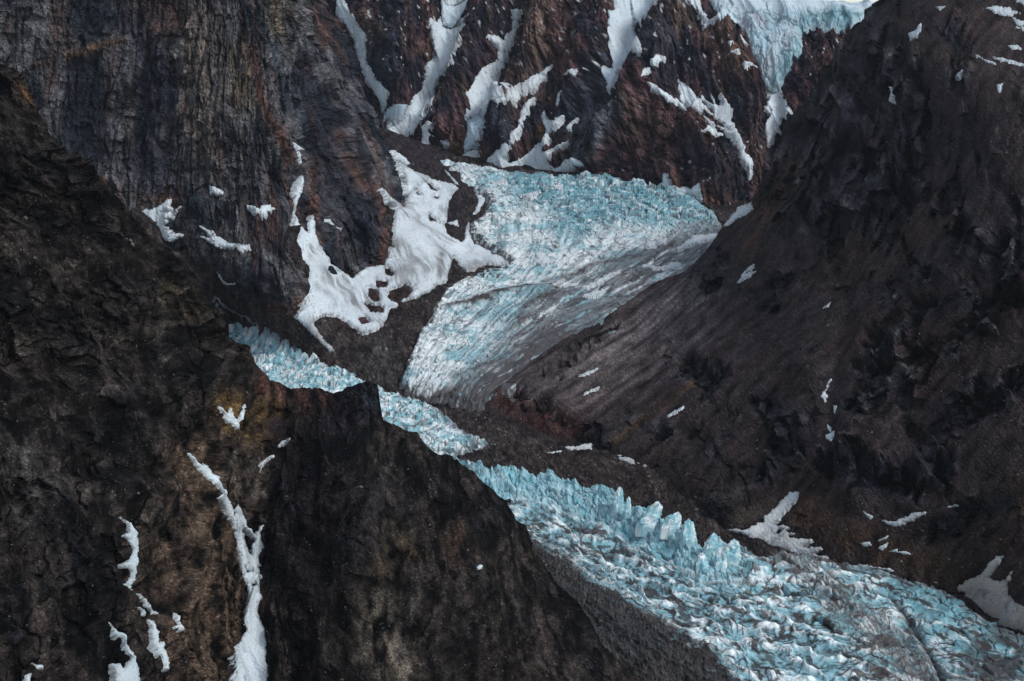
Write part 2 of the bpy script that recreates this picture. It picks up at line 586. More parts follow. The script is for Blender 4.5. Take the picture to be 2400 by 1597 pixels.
# ---- big slope on the right
RS_RIDGE = K('p', [(1060, 1012), (1090, 985), (1120, 952), (1150, 922), (1200, 884), (1245, 847), (1320, 795), (1422, 740), (1500, 686), (1542, 659), (1606, 637), (1645, 602), (1695, 532)]) \
    + K('c20', [(380, 1480), (470, 1390), (530, 1300), (600, 1150), (640, 1000), (700, 850), (780, 760), (900, 600), (1000, 450), (1100, 300), (1150, 215), (1215, 150), (1280, 75), (1350, 0), (1420, -120), (1700, -200), (2500, -260)])
_rsb = [(1110, 1000), (1150, 985), (1250, 1012), (1350, 1038), (1480, 1085), (1600, 1165), (1700, 1240), (1850, 1292), (1950, 1330), (2100, 1378), (2250, 1405), (2400, 1482), (2500, 1530)]
RS = Patch([g(*p) for p in _rsb] + [(u, v + 110, G(u, v) * 0.995) for u, v in _rsb] +
           [(1120, 955, 3930), (1150, 925, 3990), (1200, 884, UG(1200, 884) * .985), (1245, 847, UG(1245, 847) * .985), (1320, 795, UG(1320, 795) * .985), (1422, 740, UG(1422, 740) * .98), (1542, 659, UG(1542, 659) * .98),
            (1606, 637, UG(1606, 637) * .98), (1695, 535, 5480), (1750, 480, 5500), (1800, 385, 5250), (1850, 240, 5200), (1960, 80, 5050), (2050, 0, 4950), (2060, -80, 5050),
            (1500, 850, 4150), (1350, 900, 3960), (1650, 850, 3860), (1650, 1000, 3560), (1650, 700, 4650), (1800, 1100, 3290), (1900, 850, 3460), (1800, 600, 4300), (1900, 600, 3980), (1900, 300, 4600), (2000, 400, 4080),
            (2150, 1000, 3130), (2150, 1200, 2970), (2150, 600, 3490), (2150, 300, 3850), (2150, 130, 4020), (2130, 70, 4250), (2150, -40, 4550), (2300, 170, 3760), (2400, 215, 3580), (2500, 260, 3500), (2400, 140, 3840), (2500, 180, 3780),
            (2400, 0, 4150), (2500, -60, 4250), (2650, 0, 4000), (2650, 500, 3150), (2650, 1000, 2800), (2400, 500, 3240), (2400, 1000, 2930), (2500, 1000, 2890), (2400, 1250, 2790), (2300, 1330, 2830), (2250, 1290, 2900), (2100, 1290, 2960)], turn=-8, c=40)
RS.grooves = [(K('p', [(1990, 760), (1955, 850), (1935, 930), (1945, 1040), (1930, 1130)]), 26, -13),
              (K('p', [(1880, 1120), (1830, 1180), (1790, 1225)]), 26, -10),
              (K('p', [(2110, 1195), (2030, 1225), (1960, 1180)]), 22, -8),
              (K('p', [(2380, 1270), (2310, 1350), (2280, 1400)]), 26, -8),
              (K('p', [(2000, 1010), (1990, 1090), (2010, 1180)]), 45, 16),
              (K('p', [(1960, 1060), (2050, 1060), (2140, 1080)]), 30, 12),
              (K('p', [(1700, 1060), (1740, 1120), (1700, 1190)]), 40, 12),
              (K('p', [(1240, 900), (1330, 960), (1430, 1030)]), 22, 9),
              (K('p', [(1180, 925), (1230, 960), (1290, 1000)]), 18, 8),
              (K('p', [(1720, 590), (1660, 640), (1560, 720)]), 30, 10),
              (K('p', [(2080, 160), (1990, 300), (1880, 470), (1790, 560)]), 60, 22),
              (K('p', [(2250, 330), (2100, 480), (1960, 640)]), 50, -16),
              (K('p', [(2300, 560), (2150, 680), (2000, 800), (1900, 860)]), 40, 12),
              (K('p', [(2380, 700), (2200, 850), (2060, 1000)]), 40, 12)]


RS_CRAGS = [(K('p', [(1960, 1080), (2050, 1110), (2150, 1120), (2210, 1090)]), 42, 1.1), (K('p', [(1800, 960), (1840, 1040), (1800, 1110)]), 34, 0.9), (K('p', [(1700, 1070), (1730, 1140), (1690, 1190)]), 40, 0.6),
            (K('p', [(1960, 180), (1930, 300), (1900, 420)]), 60, 0.8), (K('p', [(2060, 120), (2050, 260), (2030, 400)]), 50, 0.9), (K('p', [(2140, 160), (2150, 300), (2100, 440)]), 40, 0.7), (K('p', [(1880, 470), (1960, 440), (2080, 470)]), 40, 1.0), (K('p', [(1820, 520), (1900, 540), (1990, 520)]), 36, 0.9),
            (K('p', [(2080, 560), (2130, 620), (2080, 690)]), 44, 0.9), (K('p', [(2200, 480), (2290, 560), (2380, 600)]), 50, 0.7), (K('p', [(2380, 700), (2260, 780), (2130, 860), (2010, 940)]), 40, 0.9), (K('p', [(2400, 880), (2280, 960), (2160, 1020)]), 40, 0.7), (K('p', [(2250, 680), (2130, 760), (2020, 850)]), 26, 0.8),
            (K('p', [(1630, 680), (1670, 650), (1700, 610)]), 22, 0.9), (K('p', [(1760, 700), (1850, 650), (1930, 610)]), 26, 0.6), (K('p', [(1600, 860), (1680, 880), (1760, 850)]), 30, 0.5), (K('p', [(1200, 930), (1300, 985), (1400, 1030)]), 22, 0.7), (K('p', [(1480, 980), (1560, 1010), (1640, 1000)]), 26, 0.5),
            (K('p', [(2180, 1250), (2280, 1210), (2390, 1170)]), 34, 0.5), (K('p', [(1420, 760), (1350, 830), (1290, 880)]), 14, 0.8), (K('p', [(1780, 470), (1830, 380), (1870, 260)]), 30, 0.7)]


def rs_zone(u, v, S, T):
    w = 26 * fbm(u / 50, v / 50, 3, 206)
    z = strokes(u + w, v + 0.7 * w, RS_CRAGS) + 0.55 * fbm(S / 120, T / 70, 3, 205) - 0.12
    z = z + 0.25 * sstep(1750, 2000, u) * sstep(700, 350, v)
    return sstep(0.0, 0.75, z)


_rsl = [(0, [(1760, 470), (1560, 640), (1400, 740), (1200, 880), (1080, 1000)]), (90, [(1880, 220), (1800, 480), (1620, 660), (1400, 820), (1200, 950)]), (180, [(2000, 60), (1920, 350), (1800, 600), (1600, 760), (1400, 920), (1280, 1010)]),
        (300, [(2120, 100), (2050, 350), (1900, 640), (1700, 820), (1500, 1000), (1420, 1080)]), (420, [(2260, 160), (2150, 480), (2000, 720), (1820, 880), (1620, 1080), (1560, 1160)]), (540, [(2420, 230), (2300, 560), (2120, 800), (1940, 980), (1780, 1180), (1700, 1260)]),
        (660, [(2480, 500), (2360, 720), (2200, 920), (2060, 1100), (1960, 1260), (1900, 1340)]), (780, [(2480, 800), (2360, 980), (2240, 1150), (2140, 1300), (2100, 1400)]), (890, [(2500, 1100), (2400, 1240), (2320, 1370), (2280, 1450)])]
RS_T = Field([(x, y, t * 0.85) for t, l in _rsl for x, y in l], c=30)


def rs_st(u, v, P):
    S = (v * 0.62 - u * 0.78) * 0.9
    T = RS_T(u, v)
    return S, T + fbm(S / 260.0, T / 130.0, 2, 91) * 9


RS.st = rs_st
RS.upright = 0.4


def rs_fine(u, v, S, T):
    z = rs_zone(u, v, S, T)
    Tw = T + 5 * fbm(S / 40, T / 50, 3, 279)
    Sw = S + 8 * fbm(S / 40, T / 50, 3, 281)
    h = (0.4 + 5.0 * z) * fbm(Tw / 30, S / 55, 2, 221, 0.6)
    h += 10.0 * z * (ridged(Tw / 44, Sw / 100, 1, 231) - 0.5)
    h += (0.05 + 0.95 * z) * (26.0 * facets(Tw / 34, Sw / 60, 222) + 11.0 * facets(Tw / 15, Sw / 24, 223)) + (0.2 + 0.5 * z) * 3.5 * facets(T / 7, S / 9, 224)
    h += 0.5 * (1 - z) * (ridged(T / 24, S / 300, 2, 234) - 0.6)
    return h


def rs_big(u, v, S, T):
    z = rs_zone(u, v, S, T)
    return 15 * (ridged(T / 95, S / 380, 2, 211) - 0.8) * (0.05 + 0.95 * z) + 6 * z * fbm(T / 110, S / 140, 2, 213)


RS.big = rs_big


def rs_colour(u, v, S, T, P):
    z = rs_zone(u, v, S, T)
    T = T + 2.5 * fbm(S / 50, T / 50, 2, 279)
    n1 = fbm(T / 90, S / 240, 4, 301)
    n2 = 0.55 * (1 - z) * fbm(T / 13, S / 260, 3, 312, 0.62) + z * fbm(T / 24, S / 70, 3, 311, 0.62)
    n3 = fbm(T / 14, S / 40, 2, 321, 0.6)
    c = mix((0.064, 0.050, 0.049), (0.046, 0.046, 0.053), sstep(0.1, 0.8, z + 0.3 * n1 + 0.2 * n2))
    c = mix(c, (0.115, 0.108, 0.100), 0.6 * z * sstep(-0.05, 0.6, fbm(T / 19, S / 50, 3, 351, 0.6)))
    c = mix(c, (0.009, 0.0095, 0.012), 0.6 * z * sstep(0.3, 0.7, fbm(T / 22, S / 60, 3, 353, 0.6)))
    c = mix(c, (0.060, 0.036, 0.030), 0.6 * sstep(0.1, 0.7, fbm(T / 60, S / 190, 4, 331)))
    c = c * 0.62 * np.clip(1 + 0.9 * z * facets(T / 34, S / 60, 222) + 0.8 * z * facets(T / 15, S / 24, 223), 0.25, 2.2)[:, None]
    c = tint(c, u, v, [(l, w, np.array(k) * 0.85, q) for l, w, k, q in [
        (K('p', [(1240, 890), (1400, 840), (1540, 750), (1630, 690)]), 50, (0.185, 0.160, 0.152), 0.95),
        (K('p', [(1330, 940), (1500, 870), (1660, 760)]), 36, (0.125, 0.105, 0.100), 0.85),
        (K('p', [(1180, 930), (1240, 970), (1330, 1000)]), 34, (0.085, 0.038, 0.032), 0.85),
        (K('p', [(1420, 740), (1330, 830), (1240, 900)]), 18, (0.030, 0.022, 0.024), 0.7),
        (K('p', [(1440, 1035), (1540, 960), (1620, 900)]), 10, (0.085, 0.055, 0.034), 0.8),
        (K('p', [(1760, 560), (1800, 470), (1850, 400)]), 40, (0.070, 0.040, 0.030), 0.7),
        (K('p', [(1930, 640), (2040, 600), (2150, 540)]), 50, (0.058, 0.040, 0.034), 0.6),
        (K('p', [(1850, 1180), (1950, 1240), (2080, 1290), (2200, 1330)]), 50, (0.055, 0.036, 0.024), 0.85),
        (K('p', [(2260, 1340), (2330, 1250), (2400, 1150)]), 50, (0.048, 0.032, 0.022), 0.8),
        (K('p', [(1980, 1090), (2060, 1130), (2140, 1100)]), 40, (0.018, 0.020, 0.025), 0.9),
        (K('p', [(1810, 960), (1850, 1040), (1800, 1100)]), 34, (0.020, 0.024, 0.030), 0.8),
        (K('p', [(2150, 1240), (2250, 1220), (2350, 1180)]), 36, (0.017, 0.016, 0.017), 0.9),
        (K('p', [(2140, 100), (2260, 150), (2400, 205)]), 14, (0.055, 0.044, 0.038), 0.9),
        (K('p', [(2160, 830), (2080, 880), (2040, 900)]), 8, (0.11, 0.10, 0.095), 0.7),
        (K('p', [(1650, 1080), (1720, 1130)]), 50, (0.045, 0.038, 0.037), 0.6),
        (K('p', [(1720, 1210), (1760, 1180)]), 22, (0.060, 0.050, 0.028), 0.6)]], n2)
    c = c * np.clip(1 + 0.75 * n2 + 0.6 * n3, 0.25, 2.5)[:, None]
    light = sstep(0.6, 1.0, fbm(T / 18, S / 40, 2, 341) + 0.3 * n1)
    return mix(c, (0.12, 0.11, 0.105), 0.17 * light) * np.array((0.97, 0.97, 1.04))


RS.fine = rs_fine; RS.colour = rs_colour

# ---- valley: talus, moraines, bed of both glaciers
VL = Patch([g(560, 770), g(700, 850), g(830, 900), g(900, 940), g(1000, 1000), g(1100, 1060), g(1300, 1060), g(1500, 1130), g(1650, 1220), g(1800, 1300), g(2100, 1380), g(2400, 1500), g(2500, 1540), g(1200, 1200), g(1500, 1400, -40), g(1900, 1550, -40),
            g(1100, 1300, -40), g(700, 1000), ug(935, 925), ug(1050, 850), ug(1200, 780), ug(1100, 650), ug(1300, 650), ug(1500, 650), ug(1150, 500), ug(1300, 430), ug(1500, 480), ug(1690, 550), ug(1300, 900), ug(1200, 880), ug(1650, 700), ug(1000, 760), ug(1080, 600),
            (690, 745, 4391), (760, 790, 4330), (600, 700, 4520), (480, 620, 4650), (850, 700, 4600), (830, 650, 4745), (780, 645, 4705), (900, 610, 4940), (920, 540, 5210), (950, 475, 5720), (950, 800, 4390), (960, 700, 4590), (1030, 540, 5450), (1040, 450, 6050), (960, 400, 6200), (920, 345, 6480), (1000, 365, 6560), ug(1060, 388, 0),
            (900, 230, 7400), (1300, 290, 7300), (1600, 330, 7200), (1780, 380, 6700), (400, 560, 4720), (330, 490, 4760), (200, 480, 4900), (690, 560, 4560), (720, 640, 4480), (760, 600, 4680), (820, 560, 4960), (800, 480, 5100), (640, 640, 4560)], axis=((0, -0.95, -0.3), (1, 0, 0)), c=40)
VL.grooves = [(K('p', [(850, 770), (900, 800), (930, 850)]), 30, 8),
              (K('p', [(960, 690), (930, 760), (880, 830)]), 22, 10),
              (K('p', [(1070, 400), (1075, 460), (1065, 540), (1040, 620)]), 20, 8),
              (K('p', [(930, 340), (1000, 380), (1060, 430)]), 20, 10)]


def vl_fine(u, v, S, T):
    return 2.5 * fbm(S / 60, T / 22, 2, 402, 0.6) + 1.6 * np.abs(perlin(S / 40, T / 12, 411))


def vl_big(u, v, S, T):
    return 4.0 * fbm(S / 130, T / 60, 2, 401, 0.6)


VL.big = vl_big


def vl_colour(u, v, S, T, P):
    n1 = fbm(S / 160, T / 70, 4, 431)
    n2 = fbm(S / 70, T / 20, 3, 441, 0.6)
    n3 = fbm(S / 36, T / 9, 2, 451, 0.6)
    c = mix((0.044, 0.036, 0.038), (0.086, 0.072, 0.068), sstep(-0.4, 0.6, n1 + 0.4 * n2))
    c = tint(c, u, v, [
        (K('p', [(930, 340), (1000, 380), (1060, 440), (1060, 560), (1040, 640)]), 40, (0.045, 0.036, 0.042), 0.9),
        (K('p', [(980, 700), (920, 780), (880, 850)]), 40, (0.052, 0.043, 0.043), 0.8),
        (K('p', [(880, 820), (900, 860)]), 40, (0.090, 0.090, 0.092), 0.6),
        (K('p', [(880, 640), (900, 690), (850, 740)]), 45, (0.085, 0.046, 0.040), 0.8),
        (K('p', [(480, 650), (600, 740), (760, 840)]), 40, (0.080, 0.066, 0.058), 0.8),
        (K('p', [(1200, 1080), (1400, 1110), (1600, 1200)]), 40, (0.055, 0.043, 0.040), 0.8)], n2)
    c = c * (1 + 0.45 * n2 + 0.45 * n3)[:, None]
    light = sstep(0.55, 0.95, fbm(S / 34, T / 8, 2, 461) + 0.25 * n2)
    return mix(c * 0.60, (0.15, 0.14, 0.135), 0.3 * light)


VL.fine = vl_fine; VL.colour = vl_colour

# ---- great buttress on the left
BT_RIGHT = K('p', [(-260, -150), (690, -130), (770, -4), (850, 180), (905, 325), (950, 440), (956, 470)])
BT = Patch([(690, 745, 4395), (560, 690, 4560), (480, 620, 4655), (420, 575, 4705), (330, 490, 4760), (780, 640, 4712), (830, 650, 4748), (900, 600, 4960), (918, 540, 5205), (948, 465, 5730), (950, 440, 5760), (905, 330, 5700), (850, 180, 5600), (775, 0, 5500),
            (690, 800, 4640), (640, 770, 4800), (560, 760, 4960), (450, 690, 4980), (900, 680, 5080), (950, 530, 5850), (780, 710, 4830), (830, 720, 4860), (300, 600, 4800),
            (690, 560, 4570), (725, 640, 4500), (650, 300, 4760), (600, 0, 4960), (300, 0, 4960), (300, 300, 4850), (0, 0, 4850), (100, 200, 4850), (-150, 100, 4800), (780, 300, 5150), (730, 0, 5230), (850, 400, 5300), (800, 480, 5000), (830, 560, 4940), (740, 450, 4830), (640, 500, 4640), (520, 480, 4690), (420, 420, 4760), (760, 560, 4760), (600, -120, 5050)],
           axis=((0, -0.35, -1), (1, 0, 0)), c=40)
BT.grooves = [(K('p', [(700, 320), (697, 440), (690, 560), (718, 640)]), 20, -22), (K('p', [(335, 110), (330, 230), (322, 400)]), 16, -22), (K('p', [(405, 160), (395, 300), (380, 400)]), 18, -18), (K('p', [(200, 150), (170, 300)]), 36, -20),
              (K('p', [(290, 200), (300, 330)]), 16, 14), (K('p', [(470, 20), (480, 180), (500, 330)]), 40, 16), (K('p', [(560, 60), (620, 220), (680, 360)]), 24, 14), (K('p', [(520, 100), (590, 260), (640, 400)]), 14, -14),
              (K('p', [(610, 20), (700, 220), (760, 400)]), 18, 12), (K('p', [(690, 100), (760, 260), (830, 440)]), 18, -18), (K('p', [(720, 30), (800, 230), (880, 440)]), 16, 14),
              (K('p', [(760, 500), (790, 620)]), 26, 14), (K('p', [(870, 470), (890, 580)]), 20, 12), (K('p', [(830, 480), (845, 600)]), 14, -12),
              (K('p', [(420, 560), (560, 620), (680, 660)]), 40, 16), (K('p', [(470, 480), (590, 500), (680, 500)]), 30, 14), (K('p', [(600, 660), (660, 720)]), 30, 12),
              (K('p', [(60, 160), (290, 92)]), 10, 10)]


def bt_st(u, v, P):
    fan = 0.5 * sstep(430, 760, u) * (798 - v) * 1.06 * 1.0
    S = -P[:, 2] * 1.05
    T = P[:, 0] + fan * 1.0
    return S, T + fbm(S / 220.0, T / 110.0, 2, 91) * 9


def bt_fine(u, v, S, T):
    low = sstep(520, 640, v) * sstep(760, 640, u)
    h = 0.0
    T = T + 2.5 * fbm(S / 60, T / 60, 2, 579)
    h += 1.2 * (ridged(T / 24, S / 130, 2, 517) - 0.7)
    h -= 6.0 * sstep(0.09, 0.01, np.abs(perlin(T / 42, S / 200, 518))) + 3.5 * sstep(0.10, 0.02, np.abs(perlin(T / 60, S / 24, 519))) * sstep(0, 0.4, fbm(T / 60, S / 60, 2, 520))
    h += 4.0 * fbm(T / 26, S / 44, 2, 521, 0.58) * (1 + low)
    h += 7.0 * facets(T / 34, S / 56, 55) + 4.0 * facets(T / 13, S / 22, 54) + 1.8 * facets(T / 6.5, S / 10, 56)
    return h


def bt_big(u, v, S, T):
    T = T + 9 * fbm(S / 110, T / 120, 2, 578)
    w = worley(T / 46, S / 95, 53)
    return 7 * (ridged(T / 75, S / 430, 2, 511) - 0.8) + 9 * (_r3[w[2]] - 0.5 + 0.7 * (_r1[w[2]] - 0.5) * w[3]) + 9 * fbm(T / 130, S / 110, 2, 512)


BT.big = bt_big


def bt_colour(u, v, S, T, P):
    T = T + 3 * fbm(S / 60, T / 70, 2, 579)
    n1 = fbm(T / 95, S / 220, 3, 601)
    n2 = fbm(T / 14, S / 95, 3, 611, 0.62) + 0.5 * fbm(T / 40, S / 22, 3, 613)
    n3 = fbm(T / 8, S / 20, 2, 621, 0.6)
    c = mix((0.020, 0.023, 0.031), (0.094, 0.092, 0.094), sstep(-0.5, 0.5, 1.2 * n1 + 0.25 * n2))
    c = mix(c, (0.085, 0.045, 0.034), 0.65 * sstep(0.15, 0.75, fbm(T / 50, S / 260, 4, 631)))
    c = tint(c, u, v, [
        (K('p', [(455, 60), (465, 200), (480, 330)]), 46, (0.135, 0.110, 0.090), 0.75), (K('p', [(560, 130), (570, 230)]), 30, (0.150, 0.115, 0.075), 0.7), (K('p', [(640, 0), (660, 60)]), 30, (0.15, 0.13, 0.09), 0.6),
        (K('p', [(310, 220), (312, 320)]), 14, (0.130, 0.115, 0.090), 0.6), (K('p', [(335, 110), (330, 240), (322, 380)]), 15, (0.012, 0.015, 0.026), 0.9), (K('p', [(400, 170), (395, 330)]), 16, (0.014, 0.016, 0.026), 0.8),  # navy strokes along the recessed grooves paint shade into the rock
        (K('p', [(220, 160), (190, 260), (170, 340)]), 45, (0.014, 0.017, 0.024), 0.8), (K('p', [(230, 250), (240, 360)]), 24, (0.012, 0.014, 0.020), 0.8), (K('p', [(300, 370), (390, 380)]), 30, (0.016, 0.018, 0.026), 0.7),
        (K('p', [(80, 156), (180, 126), (290, 90)]), 10, (0.095, 0.060, 0.040), 0.85), (K('p', [(330, 20), (430, 10), (380, 60)]), 30, (0.070, 0.042, 0.034), 0.8),
        (K('p', [(590, 120), (620, 250), (680, 370)]), 13, (0.100, 0.050, 0.036), 0.9), (K('p', [(740, 20), (760, 100)]), 16, (0.095, 0.050, 0.038), 0.7), (K('p', [(740, 380), (735, 480), (740, 560)]), 16, (0.085, 0.042, 0.032), 0.85),
        (K('p', [(800, 330), (850, 420), (890, 450)]), 24, (0.080, 0.044, 0.036), 0.7), (K('p', [(905, 470), (905, 590)]), 16, (0.105, 0.052, 0.038), 0.9), (K('p', [(840, 480), (860, 600)]), 18, (0.030, 0.036, 0.048), 0.7),
        (K('p', [(690, 180), (720, 280), (730, 340)]), 20, (0.014, 0.016, 0.022), 0.85), (K('p', [(770, 400), (790, 520), (800, 600)]), 32, (0.040, 0.040, 0.046), 0.7),
        (K('p', [(470, 400), (560, 420)]), 50, (0.070, 0.062, 0.060), 0.5), (K('p', [(460, 480), (500, 520), (540, 480)]), 34, (0.022, 0.028, 0.034), 0.8), (K('p', [(540, 650), (620, 680)]), 30, (0.022, 0.026, 0.032), 0.8),
        (K('p', [(640, 720), (690, 735), (700, 700)]), 16, (0.085, 0.046, 0.032), 0.9), (K('p', [(690, 620), (710, 670)]), 26, (0.095, 0.090, 0.092), 0.7), (K('p', [(330, 470), (400, 470)]), 14, (0.085, 0.048, 0.032), 0.7),
        (K('p', [(430, 560), (520, 590), (600, 580)]), 24, (0.075, 0.066, 0.062), 0.6), (K('p', [(440, 620), (520, 680)]), 16, (0.080, 0.068, 0.060), 0.7), (K('p', [(640, 110), (700, 250), (720, 330)]), 12, (0.085, 0.095, 0.11), 0.6)], n2)
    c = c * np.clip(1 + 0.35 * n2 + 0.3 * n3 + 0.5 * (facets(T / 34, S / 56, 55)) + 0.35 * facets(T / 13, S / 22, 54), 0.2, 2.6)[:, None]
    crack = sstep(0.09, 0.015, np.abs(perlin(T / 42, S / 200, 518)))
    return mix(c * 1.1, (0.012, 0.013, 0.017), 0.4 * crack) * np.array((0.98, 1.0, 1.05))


BT.st = bt_st; BT.fine = bt_fine; BT.colour = bt_colour

# ---- back wall
BW_TOP = K('p', [(600, -160), (1400, -160), (1800, -120), (1860, -30), (1916, -5), (1960, 2), (2008, 4), (2052, 4), (2200, 10)])
BW = Patch([(860, 330, 6800), (950, 350, 6780), (1050, 376, 6730), (1200, 398, 6500), (1330, 408, 6430), (1450, 416, 6250), (1540, 425, 6150), (1640, 482, 5985), (1700, 545, 5860), (1755, 485, 5960), (1000, 500, 6780), (1300, 530, 6380), (1700, 660, 5820), (1550, 560, 6080),
            (1000, 200, 6950), (900, 150, 6980), (1300, 200, 6760), (1200, 300, 6640), (1500, 250, 6330), (1500, 130, 6480), (1420, 330, 6330), (1600, 350, 6130), (1650, 150, 6400), (1700, 250, 6230), (1780, 300, 6260), (1800, 180, 6360), (1900, 80, 6500), (2030, 10, 6600), (1950, 160, 6360), (1860, 300, 6200), (2100, 40, 6600),
            (850, 0, 7080), (1100, 0, 7150), (1300, 0, 7080), (1500, 0, 6830), (1700, 0, 6760), (1900, 0, 6680), (1100, -140, 7300), (1700, -140, 6950)], axis=((0, -0.5, -1), (1, 0, 0)), c=40)
BW.grooves = [(K('p', [(790, 20), (835, 110), (865, 200), (900, 250)]), 26, -36), (K('p', [(1068, -20), (1040, 90), (1015, 170), (975, 240), (925, 325)]), 34, -48), (K('p', [(1212, 30), (1180, 140), (1130, 205), (1100, 275)]), 26, -36), (K('p', [(1500, -20), (1462, 80), (1450, 150), (1428, 215)]), 40, -46),
              (K('p', [(1620, 200), (1700, 285), (1758, 400)]), 34, -24), (K('p', [(1810, 180), (1806, 340)]), 30, -34), (K('p', [(1290, 150), (1200, 220), (1150, 245)]), 18, -18), (K('p', [(1230, 230), (1220, 290), (1170, 350)]), 14, -16), (K('p', [(1310, 270), (1290, 320), (1230, 385)]), 18, -18),
              (K('p', [(950, 10), (920, 110), (950, 230)]), 36, 44), (K('p', [(1140, 0), (1090, 110), (1060, 210), (1010, 290)]), 32, 44), (K('p', [(1270, 0), (1260, 120), (1200, 230), (1190, 330)]), 40, 44), (K('p', [(1380, 80), (1390, 190), (1330, 270), (1290, 370)]), 40, 40),
              (K('p', [(1560, 10), (1530, 110), (1480, 200), (1440, 300), (1400, 390)]), 40, 50), (K('p', [(1690, 70), (1740, 170), (1770, 260), (1745, 370)]), 26, 26), (K('p', [(1640, 300), (1680, 380), (1660, 470)]), 36, 28), (K('p', [(1120, 300), (1090, 350)]), 26, 22), (K('p', [(1160, 240), (1190, 330)]), 26, 22)]


BW.grooves = [(l, w * 1.1, a * 1.9) for l, w, a in BW.grooves]


def bw_st(u, v, P):
    S = -P[:, 2] * 1.1 - 0.15 * P[:, 0]
    T = P[:, 0] - 0.12 * P[:, 2] * np.sign(1480 - u) * sstep(0, 200, np.abs(u - 1480)) * 0 + 0.10 * P[:, 2]
    return S, T + fbm(S / 200.0, T / 130.0, 2, 91) * 18


def bw_fine(u, v, S, T):
    h = 0.0
    h += 10 * (ridged(T / 34, S / 140, 2, 717) - 0.7)
    h += 12 * fbm(T / 50, S / 50, 3, 721, 0.58)
    h += 9.0 * facets(T / 30, S / 48, 74) + 5.0 * facets(T / 13, S / 20, 75)
    return h


def bw_big(u, v, S, T):
    w = worley(T / 66, S / 110, 73)
    return 20 * (ridged(T / 120, S / 300, 2, 711) - 0.8) + 18 * (_r3[w[2]] - 0.5 + 0.7 * (_r1[w[2]] - 0.5) * w[3])


BW.big = bw_big


def bw_colour(u, v, S, T, P):
    n1 = fbm(T / 130, S / 260, 4, 801)
    n2 = fbm(T / 24, S / 110, 4, 811, 0.6)
    n3 = fbm(T / 9, S / 25, 3, 821, 0.6)
    c = mix((0.018, 0.020, 0.030), (0.075, 0.042, 0.040), sstep(-0.4, 0.5, n1 + 0.5 * n2))
    c = mix(c, (0.115, 0.075, 0.048), 0.6 * sstep(0.2, 0.8, fbm(T / 80, S / 180, 4, 831)))
    c = tint(c, u, v, [
        (K('p', [(1240, 20), (1260, 120), (1240, 180)]), 34, (0.135, 0.095, 0.070), 0.7), (K('p', [(900, 60), (900, 140)]), 40, (0.028, 0.034, 0.046), 0.8), (K('p', [(1120, 60), (1130, 130)]), 30, (0.026, 0.028, 0.038), 0.7), (K('p', [(1420, 130), (1400, 200)]), 30, (0.045, 0.055, 0.070), 0.6),
        (K('p', [(1180, 250), (1170, 340)]), 26, (0.030, 0.034, 0.042), 0.8), (K('p', [(1420, 250), (1370, 330), (1340, 380)]), 34, (0.075, 0.082, 0.092), 0.7), (K('p', [(1380, 190), (1340, 230)]), 24, (0.060, 0.070, 0.080), 0.6), (K('p', [(1100, 330), (1060, 350)]), 18, (0.120, 0.075, 0.035), 0.7),
        (K('p', [(1270, 300), (1240, 340)]), 14, (0.110, 0.060, 0.032), 0.7), (K('p', [(1640, 330), (1690, 400), (1720, 440)]), 30, (0.018, 0.018, 0.022), 0.85), (K('p', [(1600, 440), (1680, 480)]), 30, (0.085, 0.050, 0.034), 0.8), (K('p', [(1690, 80), (1740, 160)]), 30, (0.085, 0.055, 0.038), 0.7),
        (K('p', [(1760, 300), (1760, 380)]), 26, (0.075, 0.048, 0.044), 0.8), (K('p', [(1900, 110), (1920, 180)]), 34, (0.040, 0.026, 0.026), 0.8), (K('p', [(1620, 120), (1640, 160)]), 24, (0.024, 0.024, 0.032), 0.7), (K('p', [(1480, 300), (1560, 330)]), 40, (0.060, 0.044, 0.038), 0.6), (K('p', [(1560, 50), (1560, 120)]), 26, (0.060, 0.055, 0.060), 0.5)], n2)
    c = c * np.clip(1 + 0.7 * n2 + 0.5 * n3, 0.2, 2.6)[:, None] * 0.88
    fleck = sstep(0.88, 1.0, fbm(T / 20, S / 26, 3, 841) + 0.25 * sstep(250, 0, v))
    c = c * np.array((1.08, 1.08, 1.16))
    return mix(c, (0.62, 0.66, 0.68), 0.8 * fleck)


BW.st = bw_st; BW.fine = bw_fine; BW.colour = bw_colour

FG.albedo, RS.albedo, BT.albedo, BW.albedo, VL.albedo = 0.74, 0.80, 0.80, 0.84, 0.82     # level of each rock type

# ------------------------------------------------------------------ glaciers: thick overlays on the valley bed
def lines_field(lst, c=40.0):
    return Field([(x, y, t) for t, l in lst for x, y in l], c=c)


def overlay_grid(adds, step, vstep, pad=6):
    q = np.array([p for a in adds for p in a])
    us = np.arange(q[:, 0].min() - pad, q[:, 0].max() + pad, step)
    vs = np.arange(q[:, 1].min() - pad, q[:, 1].max() + pad, vstep)
    return np.meshgrid(us, vs)


def mesh_from_mask(name, X, keep, col, st, mat, smooth, parent=None):
    q = keep[:-1, :-1] | keep[1:, :-1] | keep[1:, 1:] | keep[:-1, 1:]
    used = np.zeros(keep.shape, bool)
    used[:-1, :-1] |= q; used[1:, :-1] |= q; used[1:, 1:] |= q; used[:-1, 1:] |= q
    idx = -np.ones(keep.shape, np.int64)
    idx[used] = np.arange(used.sum())
    quads = np.stack([idx[:-1, :-1][q], idx[1:, :-1][q], idx[1:, 1:][q], idx[:-1, 1:][q]], -1)
    return new_mesh_object(name, X[used], quads, col[used], st[used], mat, smooth, parent)


ICE_WHITE = np.array((0.78, 0.865, 0.88))
ICE_PALE = np.array((0.29, 0.54, 0.61))
ICE_BLUE = np.array((0.12, 0.33, 0.39))
ICE_DEEP = np.array((0.03, 0.16, 0.22))
ICE_GREY = np.array((0.13, 0.135, 0.15))
DEBRIS = np.array((0.038, 0.031, 0.031))


